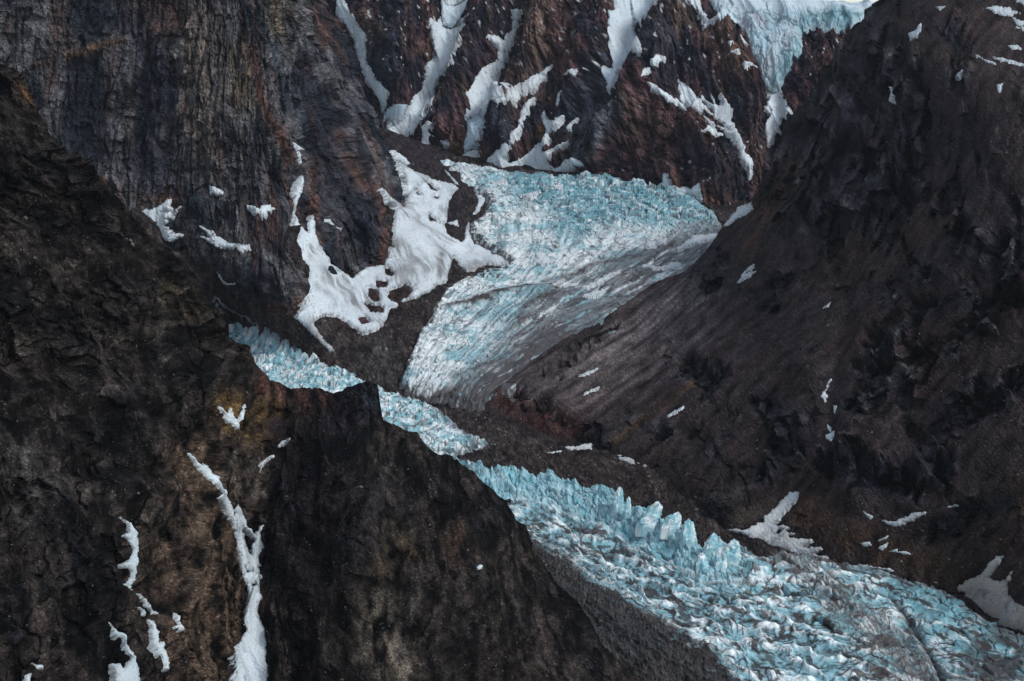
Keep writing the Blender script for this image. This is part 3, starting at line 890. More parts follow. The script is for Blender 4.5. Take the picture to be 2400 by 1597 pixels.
def seracs(x, y, cell, seed, tilt=0.5, gap=0.10):
    """broken ice: every cell a tilted block of its own height, open clefts between them -> height (in cells), cleft mask, block id"""
    wx = x / cell + 0.35 * fbm(x / cell * 0.9, y / cell * 0.9, 2, seed + 1)
    wy = y / cell + 0.35 * fbm(x / cell * 0.9 + 40, y / cell * 0.9, 2, seed + 2)
    f1, f2, c, ox, oy = worley(wx, wy, seed)
    e = f2 - f1
    top = (_r3[c] - 0.5) * 0.9 + tilt * ((_r1[c] - 0.5) * ox + (_r2[c] - 0.5) * oy) * 2.2
    cleft = 1 - sstep(gap * 0.25, gap, e)
    return top, cleft, c, e


# ---- tributary glacier coming down from the cirque
UGL_POLY = K('B', [(-10, 74), (80, 95), (200, 125), (380, 157), (500, 175), (600, 190), (800, 205), (1000, 225), (1090, 232), (1130, 222), (1160, 214), (1190, 245), (1260, 225), (1350, 247), (1400, 268), (1500, 275), (1600, 318), (1700, 340), (1850, 346), (1900, 395), (1990, 450), (2080, 500), (2140, 580), (2185, 640), (2330, 610), (2420, 700), (2300, 900), (1900, 1180), (1600, 1300)]) \
    + K('p', [(1450, 800), (1330, 860), (1230, 930), (1120, 975)]) + K('C', [(1100, 1370), (900, 1330), (700, 1300), (560, 1262), (510, 1190), (512, 1110), (560, 1000), (640, 800), (700, 670), (800, 520), (835, 470), (880, 330), (960, 200), (1040, 140)]) \
    + K('B', [(200, 1010), (330, 960), (480, 905), (590, 872), (420, 775), (330, 690), (305, 590), (400, 520), (440, 440), (400, 375), (330, 325), (240, 285), (150, 170), (0, 110)])
UGL_FLOW = lines_field([(0, K('p', [(1030, 372), (1090, 440), (1110, 520), (1100, 600), (1060, 680), (990, 780), (940, 880), (925, 930)])),
                        (60, K('p', [(1130, 400), (1170, 480), (1190, 560), (1160, 640), (1090, 720), (1020, 810), (975, 880), (950, 940)])),
                        (140, K('p', [(1300, 415), (1320, 500), (1290, 600), (1220, 690), (1130, 770), (1050, 850), (990, 930)])),
                        (220, K('p', [(1480, 440), (1480, 530), (1400, 620), (1290, 700), (1180, 780), (1090, 870), (1030, 940)])),
                        (300, K('p', [(1640, 500), (1580, 590), (1440, 670), (1310, 745), (1210, 820), (1120, 900), (1080, 960)])),
                        (360, K('p', [(1740, 570), (1600, 650), (1470, 730), (1350, 800), (1240, 880), (1150, 960)]))])


def ugl_zones(u, v, T, x, y):
    n = fbm(x / 120, y / 160, 3, 901)
    fall = np.clip(sstep(-40, 25, poly_sdf(u, v, K('B', [(640, 170), (1120, 200), (1400, 240), (1900, 340), (2200, 640), (1900, 640), (1500, 600), (1100, 640), (900, 520), (700, 430), (560, 300)]))) + 0.0, 0, 1)
    blue2 = sstep(-20, 12, poly_sdf(u, v, K('B', [(930, 640), (1050, 620), (1130, 700), (1080, 780), (960, 770)]))) + 0.9 * sstep(-25, 10, poly_sdf(u, v, K('C', [(1300, 480), (1500, 300), (1950, 210), (2050, 270), (1850, 400), (1700, 590), (1500, 560), (1350, 520)]))) \
        + 0.8 * sstep(-14, 6, poly_sdf(u, v, K('C', [(1050, 1120), (1400, 960), (1600, 830), (1550, 900), (1350, 1010), (1150, 1120)])))
    dirty = sstep(-40, 30, poly_sdf(u, v, K('p', [(1290, 690), (1400, 640), (1560, 570), (1700, 520), (1800, 560), (1700, 700), (1200, 960), (1040, 965), (1130, 880), (1180, 810), (1230, 760), (1250, 720)])))
    dirty = np.maximum(dirty, 0.9 * sstep(-8, 8, poly_sdf(u, v, K('C', [(1100, 1160), (1350, 1040), (1650, 880), (1750, 760), (1650, 640), (1800, 480), (1980, 340), (2200, 330), (2200, 800), (1600, 1150), (1300, 1330), (800, 1330), (950, 1240)]))))
    dirty = np.maximum(dirty, 0)
    left = sstep(26, 4, poly_sdf(u, v, UGL_POLY) + 9 * n) * sstep(1260, 1180, u) * sstep(420, 460, v)
    return fall, np.clip(blue2, 0, 1), dirty, left, n


def ugl_build(parent):
    U, V = overlay_grid([UGL_POLY], 1.9, 1.15)
    sd = poly_sdf(U, V, UGL_POLY)
    sd = sd + 6.0 * fbm(U / 20, V / 12, 4, 903)
    P, N = VL.frame(U.ravel(), V.ravel())
    P = P.reshape(U.shape + (3,))
    x, y = P[..., 0], P[..., 1]
    T = UGL_FLOW(U, V)
    fall, blue2, dirty, left, n = ugl_zones(U, V, T, x, y)
    Sx = y
    top, cleft, c, e = seracs(x + 0.2 * y, y * 0.55, 42.0, 31, 0.9, 0.12)
    top2, cleft2, c2, e2 = seracs(x, y * 0.55, 14.0, 33, 0.5, 0.16)
    # arched transverse crevasses where the ice stretches
    arch = fbm(T / 60, Sx / 300, 2, 905)
    cre = perlin(T / 24 + arch, Sx / 48 + 2.6 * arch, 941)
    cut = sstep(0.16, 0.02, np.abs(cre)) * sstep(-0.15, 0.25, fbm(T / 40, Sx / 120, 2, 909))
    ogive = fbm(T / 24, Sx / 420, 4, 911, 0.6)
    h = fall * (12 * top - 8 * cleft + 4.0 * top2 - 3 * cleft2)
    h += (1 - fall) * (2.0 * top * (1 - 0.5 * dirty) - 0.8 * cleft + 0.7 * top2 - 0.5 * cleft2 - 3.5 * cut)
    h += dirty * 5 * ogive + 2.5 * fbm(x / 60, y / 80, 3, 913)
    h += strokes(U, V, [(K('C', [(1000, 440), (1200, 370), (1500, 290), (1800, 235), (2050, 240)]), 10, 12), (K('C', [(1700, 600), (1900, 330), (2150, 290)]), 16, 10), (K('p', [(1380, 420), (1460, 418), (1560, 450), (1650, 500)]), 22, 16),
                          (K('C', [(620, 900), (800, 760), (1000, 600)]), 40, 10), (K('B', [(950, 680), (1050, 660), (1100, 720)]), 20, 12)])
    off = np.clip(sd * 1.3, -14, 16)
    X = P + np.stack([0 * x, 0 * x, off + h * sstep(-4, 10, sd)], -1)
    # colour
    f1 = fbm(T / 8, Sx / 120, 3, 921, 0.6); f2 = fbm(x / 20, y / 42, 3, 925, 0.6); f3 = perlin(x / 7.0, y / 18.0, 929)
    col = mix(np.broadcast_to(ICE_PALE, X.shape), ICE_WHITE, sstep(-0.35, 0.5, n + 0.6 * f2 + 0.2))
    bl = np.clip(0.95 * fall + blue2, 0, 1) * sstep(-0.6, 0.2, f2 + 0.4 * (_r2[c] - 0.5) + 0.1)
    col = mix(col, ICE_BLUE * 1.1, 0.95 * bl)
    col = mix(col, ICE_DEEP, np.clip(fall + 0.5 * blue2, 0, 1) * sstep(0.45, 0.8, f2 + 0.5 * (_r1[c] - 0.5)) * 0.8)
    col = mix(col, ICE_WHITE, fall * 0.7 * sstep(0.35, 0.6, fbm(x / 30, y / 40, 3, 931)))
    gr = dirty * sstep(-0.9, 0.1, f1 + 0.5 * ogive)
    col = mix(col, ICE_GREY, 0.88 * gr)
    band = dirty * sstep(0.05, 0.55, fbm(T / 13, Sx / 380, 4, 935, 0.62)) * sstep(-0.6, 0.2, fbm(x / 20, y / 30, 3, 937) + 0.2)
    col = mix(col, DEBRIS * 1.2, 0.85 * band)
    thin = sstep(0.14, 0.03, np.abs(perlin(T / 5.5 + 0.8 * arch, Sx / 260, 936))) * np.clip(dirty + 0.25, 0, 1)
    col = mix(col, DEBRIS * 1.1, 0.8 * thin)
    # silt lines along the crevasse lips and in old foliation
    silt = sstep(0.16, 0.05, np.abs(perlin(T / 24 + arch, Sx / 48 + 2.6 * arch, 941))) * sstep(-0.4, 0.2, fbm(T / 30, Sx / 90, 3, 943))
    silt2 = sstep(0.12, 0.03, np.abs(perlin(T / 13 + 2 * arch, Sx / 85 - 2 * arch, 942))) * sstep(-0.2, 0.3, fbm(T / 25, Sx / 110, 3, 944))
    col = mix(col, DEBRIS * 1.3, 0.9 * np.maximum(silt, silt2) * (1 - 0.5 * fall))
    col = mix(col, DEBRIS * 1.5, 0.6 * fall * sstep(0.09, 0.03, e) * sstep(-0.2, 0.3, f2))
    fb = fbm(T / 9 + 0.6 * arch, Sx / 700, 3, 939, 0.6)
    col = mix(col, (0.20, 0.23, 0.26), 0.6 * (1 - fall) * sstep(0.15, 0.55, fb))
    col = mix(col, ICE_WHITE, 0.5 * (1 - fall) * (1 - dirty) * sstep(0.1, 0.5, -fb))
    fleck = sstep(0.5, 0.8, fbm(x / 9, y / 26, 2, 945) + 0.75 * left - 0.12 + 0.15 * fall)
    col = mix(col, DEBRIS * 1.2, 0.9 * fleck)
    purp = fall * sstep(0.2, 0.6, fbm(x / 26, y / 22, 3, 947))
    col = mix(col, (0.12, 0.115, 0.15), 0.75 * purp)
    k = strokes(U, V, [(K('C', [(1000, 450), (1150, 400), (1280, 365), (1500, 290), (1800, 225), (2000, 215), (2178, 225)]), 4.0, 1.0), (K('C', [(1450, 345), (1350, 350), (1250, 380)]), 4, 0.8), (K('C', [(1720, 560), (1800, 440), (1950, 330), (2100, 300)]), 7, 0.8),
                       (K('B', [(1100, 960), (1250, 900), (1420, 860), (1560, 840)]), 6, 0.8), (K('B', [(850, 1030), (1000, 1000), (1150, 960)]), 6, 0.6), (K('C', [(1050, 1140), (1400, 990), (1600, 900), (1720, 790)]), 7, 0.7), (K('C', [(560, 1265), (800, 1310), (1050, 1290)]), 4, 0.8)])
    col = mix(col, DEBRIS * 1.1, np.clip(k * (0.9 + 0.6 * f2), 0, 1))
    marg = sstep(20, 1, sd + 14 * f2) * sstep(440, 470, V) * sstep(1650, 1500, U)
    col = mix(col, DEBRIS, 0.75 * marg)
    strip = sstep(-14, 14, poly_sdf(U, V, K('C', [(900, 1290), (1200, 1180), (1450, 1040), (1700, 900), (1800, 780), (2000, 640), (2300, 500), (2300, 900), (1500, 1450), (900, 1450)])) + 10 * f2)
    col = mix(col, DEBRIS * (1.1 + 0.6 * f1[..., None]), 0.85 * strip * sstep(-0.7, 0.3, f1 + 0.6 * f2 + 0.25))
    col = col * (1 + 0.13 * f3 + 0.12 * f2)[..., None]
    return mesh_from_mask("ice_field", X, sd > -5, col, np.stack([Sx, T], -1), M_ICE, False, parent)


# ---- valley glacier, upper arm seen behind the spur
ARM_POLY = K('c01', [(1480, 480), (1560, 560), (1640, 600), (1760, 660), (1850, 700), (1960, 790), (2060, 850), (2150, 900), (2250, 950), (2353, 990)]) + K('c11', [(60, 1010), (130, 1060), (270, 1115), (350, 1150), (430, 1180), (560, 1215), (640, 1250), (720, 1310), (800, 1390), (870, 1450), (1000, 1480), (1060, 1500), (960, 1530), (860, 1560), (780, 1600), (600, 1660), (300, 1500), (0, 1300)]) + K('c01', [(2000, 1250), (1700, 1100), (1500, 900)])


def arm_build(parent):
    U, V = overlay_grid([ARM_POLY], 2.0, 1.2)
    sd = poly_sdf(U, V, ARM_POLY) + 6.0 * fbm(U / 20, V / 12, 4, 953)
    P, N = VL.frame(U.ravel(), V.ravel())
    P = P.reshape(U.shape + (3,))
    x, y = P[..., 0], P[..., 1]
    top, cleft, c, e = seracs(x, y * 0.7, 26.0, 51, 0.8, 0.15)
    top2, cleft2, c2, e2 = seracs(x, y * 0.6, 13.0, 53, 0.6, 0.16)
    wild = sstep(900, 820, U)
    fl = fbm(x / 70, y / 90, 2, 955)
    fol = perlin((x * 0.5 + y * 0.3) / 14 + 2.5 * fl, (y - x) / 160, 957)
    h = (0.45 + 0.55 * wild) * (10 * top - 6 * cleft) + 2.5 * top2 - 1.5 * cleft2 + (1 - wild) * 4 * fol
    off = np.clip(sd * 1.4, -14, 14)
    X = P + np.stack([0 * x, 0 * x, off + h * sstep(-4, 9, sd)], -1)
    f2 = fbm(x / 14, y / 34, 3, 961, 0.6); f3 = perlin(x / 6, y / 15, 963)
    col = mix(np.broadcast_to(ICE_PALE, X.shape), ICE_WHITE, sstep(-0.5, 0.4, f2 + 0.9 * (_r1[c] - 0.5)))
    col = mix(col, ICE_BLUE, 0.8 * sstep(0.2, 0.6, fbm(x / 18, y / 22, 3, 965) + 0.4 * wild * (_r2[c] - 0.4)))
    silt = sstep(0.16, 0.03, np.abs(fol)) * sstep(-0.3, 0.3, f2 + 0.2)
    col = mix(col, DEBRIS * 1.4, 0.85 * silt * (1 - 0.6 * wild))
    col = mix(col, DEBRIS * 1.5, 0.85 * sstep(0.5, 0.8, fbm(x / 9, y / 24, 2, 967) + 0.1))
    col = mix(col, DEBRIS * 1.3, 0.8 * sstep(0.10, 0.03, e) * sstep(-0.2, 0.3, f2))
    grey = sstep(-10, 10, poly_sdf(U, V, K('c01', [(1480, 480), (1640, 600), (1850, 700), (2060, 850), (1950, 850), (1850, 800), (1740, 720), (1640, 660)]))) + sstep(-10, 12, poly_sdf(U, V, K('c11', [(640, 1250), (1100, 1480), (900, 1500), (760, 1430), (660, 1330)]))) * 0.8
    col = mix(col, (0.17, 0.18, 0.215), np.clip(grey, 0, 1) * (0.75 + 0.4 * f2))
    marg = sstep(14, 1, sd + 10 * f2)
    col = mix(col, DEBRIS, 0.7 * marg)
    col = col * (1 + 0.13 * f3 + 0.1 * f2)[..., None]
    return mesh_from_mask("upper_reach", X, sd > -5, col, np.stack([y, x], -1), M_ICE, False, parent)


# ---- valley glacier, broken tongue in front with its wall of seracs
LG_CREST = K('D', [(-140, 60), (-20, 110), (60, 135), (200, 160), (300, 178), (450, 175), (540, 190), (580, 215), (600, 235), (640, 215), (700, 198), (760, 215), (860, 262), (930, 290), (1000, 318), (1040, 325), (1100, 310), (1140, 330), (1200, 362), (1260, 372), (1300, 400), (1330, 470), (1380, 480), (1450, 480), (1530, 495), (1590, 600), (1640, 608), (1720, 600), (1790, 640), (1850, 640), (1905, 680), (1915, 760), (1960, 790), (2000, 765), (2060, 745), (2110, 775), (2160, 800), (2220, 785), (2300, 830), (2357, 850)]) \
    + K('E', [(760, 330), (800, 335), (880, 310), (1000, 306), (1080, 340), (1180, 352), (1240, 368), (1330, 380), (1450, 395), (1560, 425), (1640, 465), (1760, 485), (1830, 530), (1920, 560), (1980, 600), (2050, 660), (2120, 700), (2200, 750), (2300, 790), (2357, 810), (2600, 900)])
LG_FLOW = lines_field([(0, K('p', [(1060, 1060), (1110, 1085), (1300, 1110), (1500, 1200), (1700, 1260), (2000, 1340), (2400, 1490)])), (100, K('p', [(1150, 1180), (1350, 1260), (1550, 1340), (1800, 1420), (2100, 1500), (2400, 1600)])),
                       (200, K('p', [(1250, 1290), (1450, 1400), (1650, 1490), (1900, 1600), (2200, 1690)])), (280, K('p', [(1350, 1440), (1500, 1540), (1600, 1600), (1800, 1700)]))])


def lg_points():
    pts = []
    for (u, v), dz in zip(K('p', [(1050, 1062), (1110, 1083), (1200, 1092), (1290, 1098), (1380, 1130), (1450, 1148), (1520, 1182), (1590, 1215), (1640, 1255), (1700, 1258), (1780, 1300), (1880, 1298), (2000, 1330), (2120, 1355), (2260, 1430), (2400, 1490), (2500, 1530)]),
                          [18, 30, 38, 42, 48, 52, 54, 50, 40, 38, 30, 24, 20, 18, 18, 18, 18]):
        pts.append(g(u, v, dz))
    for (u, v), dz in zip(K('p', [(1110, 1150), (1200, 1170), (1300, 1200), (1400, 1225), (1480, 1260), (1560, 1290), (1650, 1340), (1740, 1370), (1850, 1400)]), [8, 8, 8, 8, 10, 14, 18, 20, 20]):
        pts.append(g(u, v, dz))
    for u, v, dz in [(1200, 1300, 0), (1350, 1400, 2), (1500, 1450, 10), (1600, 1550, 4), (1450, 1600, -6), (1700, 1450, 18), (1800, 1600, 14), (1950, 1450, 24), (2000, 1600, 26), (2100, 1500, 20), (2250, 1600, 16), (2400, 1600, 16), (2500, 1680, 16), (1900, 1700, 14), (1500, 1700, -10), (1000, 1200, 0), (1100, 1400, -10), (2150, 1440, 14)]:
        pts.append(g(u, v, dz))
    return pts


LG = Patch(lg_points(), axis=((0.6, -0.8, 0), (0.8, 0.6, 0)), c=25)


def lg_build(parent):
    vt = interp_line(LG_CREST)
    us = np.arange(1036, 2480, 2.0)
    crest = vt(us) + 1.5 * fbm(us / 6.0, us * 0, 3, 971)
    vs = np.arange(1050, 1660, 1.15)
    U, V0 = np.meshgrid(us, vs)
    below = V0 > crest[None]
    V = np.maximum(V0, crest[None])
    keep = below.copy()
    keep[:-1] |= below[1:]
    # what lies deep behind the dark spur is left out
    ridge = interp_line(FG_RIDGE)(us)
    keep &= V0 < (ridge + 90)[None]
    P, N = LG.frame(U.ravel(), V.ravel())
    P = P.reshape(U.shape + (3,)); N = N.reshape(U.shape + (3,))
    x, y = P[..., 0], P[..., 1]
    T = LG_FLOW(U, V)
    Sx = x * 0.75 - y * 0.65
    dd = V - crest[None]
    wall = sstep(1085, 1130, U) * sstep(1800, 1640, U) * sstep(105, 50, dd - 0.05 * (U - 1100))
    right = sstep(-60, 60, (U - (1500 + 1600 / 2.619)) - 0.95 * (V - (1180 + 620 / 2.619)))      # smaller blue blocks towards the far margin
    # dirty band with dark lee side
    bandc = K('E', [(900, 310), (1040, 400), (1150, 480), (1260, 620), (1420, 740), (1560, 880), (1720, 1040), (1850, 1180)])
    band = np.exp(-(seg_dist(U, V, bandc) / (22 + 0.13 * np.clip(V - 1300, 0, 300))) ** 2)
    bedge = np.exp(-(seg_dist(U, V, K('E', [(1440, 540), (1540, 570), (1600, 640), (1680, 750), (1760, 880), (1820, 1000), (1870, 1120)])) / 6.5) ** 2)
    near = sstep(-45, 30, poly_sdf(U, V, K('p', [(1170, 1210), (1270, 1275), (1390, 1360), (1500, 1432), (1600, 1490), (1670, 1545), (1750, 1610), (1850, 1700), (1000, 1700), (1100, 1250)])))
    top, cleft, c, e = seracs(x + 0.35 * y, y, 58.0, 61, 1.0, 0.09)
    top2, cleft2, c2, e2 = seracs(x + 0.3 * y, y * 0.9, 24.0, 63, 0.9, 0.13)
    top3, cleft3, c3, e3 = seracs(x + 300, y * 0.8, 22.0, 65, 0.9, 0.16)
    fl = fbm(x / 80, y / 90, 2, 973)
    cre = perlin(Sx / 60 + fl, (T * 1.0) / 9 + 2.0 * fl, 975)
    rid = 1 - np.abs(cre) * 2.0
    big = (1 - right) * (1 - near)
    blocks = sstep(-50, 40, poly_sdf(U, V, K('E', [(300, 230), (760, 330), (1000, 380), (1400, 640), (1700, 900), (1400, 950), (900, 650), (300, 520)])))
    Tw = T + 7 * fbm(Sx / 45, T / 30, 3, 974)
    lens = ridged(Tw / 22, Sx / 95, 3, 976, 0.55)
    lens2 = ridged(Tw / 9, Sx / 38, 2, 978, 0.5)
    h = big * (0.25 + 0.75 * blocks) * (9 * top - 5 * cleft + 2.2 * top2 - 1.8 * cleft2) + right * (5 * top3 - 3.5 * cleft3)
    h += big * (1 - wall) * (1 - 0.55 * blocks) * (6.0 * (lens - 0.7) + 1.8 * (lens2 - 0.6))
    h += near * (2.0 * facets(x / 12, y / 26, 977) + 5.0 * (ridged(Tw / 16, Sx / 170, 3, 979) - 0.6) + 2.0 * facets(x / 5, y / 12, 978))
    # fins and flutes of the wall
    X0z = P[..., 2]
    flu = ridged((x + 0.3 * y) / 30, (y - 0.2 * x) / 90, 3, 981)
    hn = wall * (4 * (flu - 0.7) + 5 * top3 - 3 * cleft3 + 3 * facets(x / 9, X0z / 12, 1033))
    h = h * (1 - 0.7 * wall)
    h += -7 * bedge + 4 * band * fbm(Sx / 14, T / 14, 3, 983)
    X = P + np.stack([0 * x, 0 * x, h], -1) + N * hn[..., None]
    # crest teeth
    teeth = wall * sstep(40, 0, dd) * 7 * (ridged(x / 46, x * 0 + 3.3, 3, 985) - 0.7)
    X[..., 2] += teeth
    z = X[..., 2]
    f1 = fbm(T / 6, Sx / 90, 3, 1001, 0.6); f2 = fbm(x / 12, y / 26, 3, 1005, 0.6); f3 = perlin(x / 4.0, y / 10.0, 1009)
    vert = fbm((x + 0.25 * y) / 2.6, z / 34, 3, 1011, 0.6)          # melt runnels down the faces
    vert2 = fbm((x + 0.25 * y) / 7.0, z / 46, 3, 1013, 0.6)
    lens_n = (lens - np.percentile(lens, 5)) / np.ptp(np.percentile(lens, [5, 95]))
    col = mix(np.broadcast_to(ICE_PALE, X.shape), ICE_WHITE * 1.05, sstep(0.2, 0.9, lens_n + 0.35 * f2 + 0.35 * (_r1[c] - 0.5)))  # white crests; the bluer low sides have their shade painted in
    col = mix(col, ICE_PALE * 0.92, 0.75 * wall)
    col = mix(col, ICE_BLUE, 0.6 * sstep(0.25, 0.65, fbm(x / 22, y / 26, 3, 1015) + 0.5 * (_r2[c2] - 0.5)) * (1 - 0.5 * wall))
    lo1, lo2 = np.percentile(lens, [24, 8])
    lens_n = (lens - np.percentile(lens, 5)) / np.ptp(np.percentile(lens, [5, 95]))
    trough = sstep(lo1, lo2, lens) * sstep(-0.5, 0.25, f2) * (1 - 0.5 * blocks)  # silt in the troughs, plus the shadow below each crest painted in
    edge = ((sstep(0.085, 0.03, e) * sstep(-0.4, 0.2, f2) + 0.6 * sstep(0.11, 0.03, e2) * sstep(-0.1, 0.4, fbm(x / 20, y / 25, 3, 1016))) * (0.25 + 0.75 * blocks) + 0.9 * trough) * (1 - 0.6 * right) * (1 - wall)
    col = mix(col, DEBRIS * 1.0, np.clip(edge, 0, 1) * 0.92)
    col = mix(col, (0.10, 0.42, 0.52), wall * 0.75 * sstep(0.3, 0.7, vert2))
    col = mix(col, DEBRIS * 2.2, wall * 0.7 * sstep(0.35, 0.75, vert))
    col = mix(col, ICE_BLUE * 0.85, right * 0.72 * sstep(-0.5, 0.3, f2 + 0.6 * (_r1[c3] - 0.3)))
    col = mix(col, ICE_DEEP, right * 0.5 * sstep(0.2, 0.6, fbm(x / 16, y / 20, 3, 1017)))
    # silt: fine dark lines along the foliation
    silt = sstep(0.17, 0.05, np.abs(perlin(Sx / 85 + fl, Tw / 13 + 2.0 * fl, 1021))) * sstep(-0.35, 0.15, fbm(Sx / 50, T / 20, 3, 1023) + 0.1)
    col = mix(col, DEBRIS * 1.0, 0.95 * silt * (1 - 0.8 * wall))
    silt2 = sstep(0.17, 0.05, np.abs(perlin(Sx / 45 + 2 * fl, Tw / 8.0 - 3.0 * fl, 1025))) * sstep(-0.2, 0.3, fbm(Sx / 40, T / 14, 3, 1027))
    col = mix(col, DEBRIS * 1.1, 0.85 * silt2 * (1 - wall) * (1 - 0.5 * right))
    heap = sstep(0.34, 0.6, fbm(Sx / 60, Tw / 16, 4, 1029, 0.6) + 0.25 * strokes(U, V, [(K('D', [(950, 620), (1150, 720), (1300, 840)]), 26, 1.6), (K('D', [(330, 380), (480, 420)]), 14, 0.8)]))
    col = mix(col, DEBRIS, 0.9 * heap * (1 - wall))
    bd = np.clip(band * (0.95 + 0.9 * vert + 0.5 * f2), 0, 1)
    col = mix(col, (0.075, 0.072, 0.072), 0.92 * bd)
    col = mix(col, DEBRIS * 0.8, np.clip(bedge * 0.9, 0, 1))
    strk = fbm(Tw / 7, Sx / 140, 3, 1035, 0.62)
    brown = mix(np.broadcast_to(np.array((0.015, 0.012, 0.011)), X.shape), (0.032, 0.024, 0.021), sstep(-0.4, 0.5, strk + 0.3 * f2)) * np.exp(0.4 * np.random.RandomState(9).randn(*U.shape))[..., None]
    col = mix(col, brown, np.clip(near * 1.7 + 0.5 * strk + 0.3 * f2 - 0.3, 0, 1) * (near > 0.02) * 0.97)
    marg = sstep(16, 2, dd + 12 * f2) * sstep(1700, 1800, U)
    col = mix(col, DEBRIS * 1.3, 0.65 * marg)
    dark_end = sstep(-40, 40, poly_sdf(U, V, K('E', [(2050, 800), (2200, 750), (2400, 830), (2400, 1150), (1950, 1150), (2000, 950)])))
    col = mix(col, DEBRIS * 0.9, 0.92 * dark_end * sstep(-0.5, 0.2, fbm(x / 30, y / 60, 3, 1031) + 0.25))
    col = col * (1 + 0.13 * f3 + 0.12 * f2)[..., None]
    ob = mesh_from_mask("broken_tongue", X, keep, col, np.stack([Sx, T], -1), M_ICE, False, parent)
    return ob


def glacier_root(name, loc):
    e = bpy.data.objects.new(name, None)
    e.empty_display_size = 50
    SC.collection.objects.link(e)
    return e

# ------------------------------------------------------------------ snow: every patch a sheet of its own, tucked into the rock at its rim
class Combo:
    """the front-most of several landforms, rounded where they meet"""
    def __init__(self, a, b, soft=14.0):
        self.p = (a, b); self.soft = soft

    def _w(self, u, v):
        da, db = self.p[0].depth(u, v), self.p[1].depth(u, v)
        return da, db, 1 / (1 + np.exp(np.clip((da - db) / self.soft, -30, 30)))

    def depth(self, u, v):
        da, db, w = self._w(u, v)
        return da * w + db * (1 - w) - self.soft * 0.4 * 4 * w * (1 - w)

    base = Patch.base
    frame = Patch.frame

    def st(self, u, v, P):                          # runs fan out from the foot of the cliff
        return -P[:, 2] * 1.6, AP_FLOW(u, v) + 5 * fbm(u / 60, v / 60, 2, 93)

    def large(self, u, v, S, T):
        _, _, w = self._w(u, v)
        Pb = self.p[1].base(u, v); sb = self.p[1].st(u, v, Pb)
        return self.p[0].large(u, v, S, T) * w + self.p[1].large(u, v, *sb) * (1 - w)

    def fine(self, u, v, S, T):
        _, _, w = self._w(u, v)
        Pb = self.p[1].base(u, v); sb = self.p[1].st(u, v, Pb)
        return self.p[0].fine(u, v, S, T) * w + self.p[1].fine(u, v, *sb) * (1 - w)


class Raised:
    """the surface of a glacier lying on another landform"""
    def __init__(self, p, dz):
        self.q = p; self.dz = dz

    def frame(self, u, v):
        P, N = self.q.frame(u, v)
        P = P + np.array([0, 0, self.dz])
        return P, N * 0 + np.array([0, 0, 1.0])

    def st(self, u, v, P): return self.q.st(u, v, P)
    def large(self, u, v, S, T): return np.zeros(np.shape(u))
    def fine(self, u, v, S, T): return np.zeros(np.shape(u))


AP_FLOW = lines_field([(0, K('A', [(150, 300), (140, 550), (130, 750), (190, 1000), (200, 1300), (330, 1480)])), (30, K('A', [(200, 300), (180, 600), (240, 850), (320, 1050), (420, 1280), (520, 1400)])), (60, K('A', [(280, 600), (330, 800), (470, 1000), (580, 1150), (680, 1330), (760, 1420)])),
                       (80, K('A', [(600, 980), (660, 1080), (720, 1250), (790, 1400)])), (110, K('A', [(800, 900), (820, 1020), (860, 1200)])), (150, K('A', [(850, 500), (860, 700), (900, 850), (1000, 1100)])), (180, K('A', [(870, 480), (950, 640), (1060, 820), (1170, 1020)])), (205, K('A', [(930, 500), (1040, 640), (1160, 760), (1300, 900)])),
                       (230, K('A', [(930, 250), (1010, 480), (1150, 620), (1400, 800), (1640, 900)])), (255, K('A', [(950, 220), (1100, 400), (1200, 500), (1300, 620)]))])
APRON = Combo(BT, VL)
ON_ICE = Raised(VL, 18.0)
DAMP = 0.88                                          # how far snow levels out the rock below it
SNOW_CLEAN = np.array((0.63, 0.71, 0.755)); SNOW_DIRT = np.array((0.24, 0.245, 0.255)); SNOW_ICY_SHADE = np.array((0.40, 0.56, 0.64)); SNOW_TAN = np.array((0.50, 0.46, 0.40))

# (landform, label, outlines, holes, dirt 0-1, ice 0-1 (shade blue on the near hillside), thickness m, group)
SNOWS = []


def S_(base, label, adds, holes=(), dirt=0.25, ice=0.0, thick=5.0, group=None, tan=0.0, tone=1.0, rag=1.0, smudge=()):
    if len(adds) > 1 and not holes:                  # separate pieces are separate patches
        for q, lab in zip(adds, label if isinstance(label, list) else [label] * len(adds)):
            S_(base, lab, [q], (), dirt, ice, thick, group, tan, tone, rag, smudge)
        return
    SNOWS.append(dict(base=base, label=label, adds=adds, holes=list(holes), dirt=dirt, ice=ice, thick=thick, group=group, tan=tan, tone=tone, rag=rag, smudge=smudge))


GB = "snow in the couloirs of the back wall"; GA = "snow under the great cliff"; GF = "snow on the near dark hillside"; GR = "snow on the big brown slope"; GI = "snow lying on the tributary glacier"; GV = "old snow on the valley floor"
# back wall
S_(BW, "narrow snow couloir running down the rock edge of the great cliff", [K('c10', [(-30, -30), (10, 0), (45, 70), (100, 130), (130, 200), (175, 250), (160, 330), (170, 440), (200, 470), (240, 560), (330, 630), (320, 680), (290, 760), (240, 660), (170, 560), (130, 470), (100, 330), (70, 250), (30, 170), (-30, 100)])], dirt=0.3, ice=0.35, thick=7, group=GB)
S_(BW, "widest streaked snow couloir descending from the little hanging ice patch", [K('c10', [(700, -20), (870, -20), (790, 80), (770, 120), (870, 110), (760, 190), (850, 170), (820, 250), (810, 310), (780, 370), (760, 450), (700, 510), (650, 590), (640, 700), (600, 790), (560, 830), (500, 900), (420, 985), (340, 980), (320, 900), (370, 860), (430, 830), (470, 750), (500, 670), (560, 620), (580, 540), (570, 460), (640, 400), (635, 300), (615, 200), (610, 130), (660, 150), (700, 100)])], dirt=0.75, ice=0.05, thick=7, group=GB)
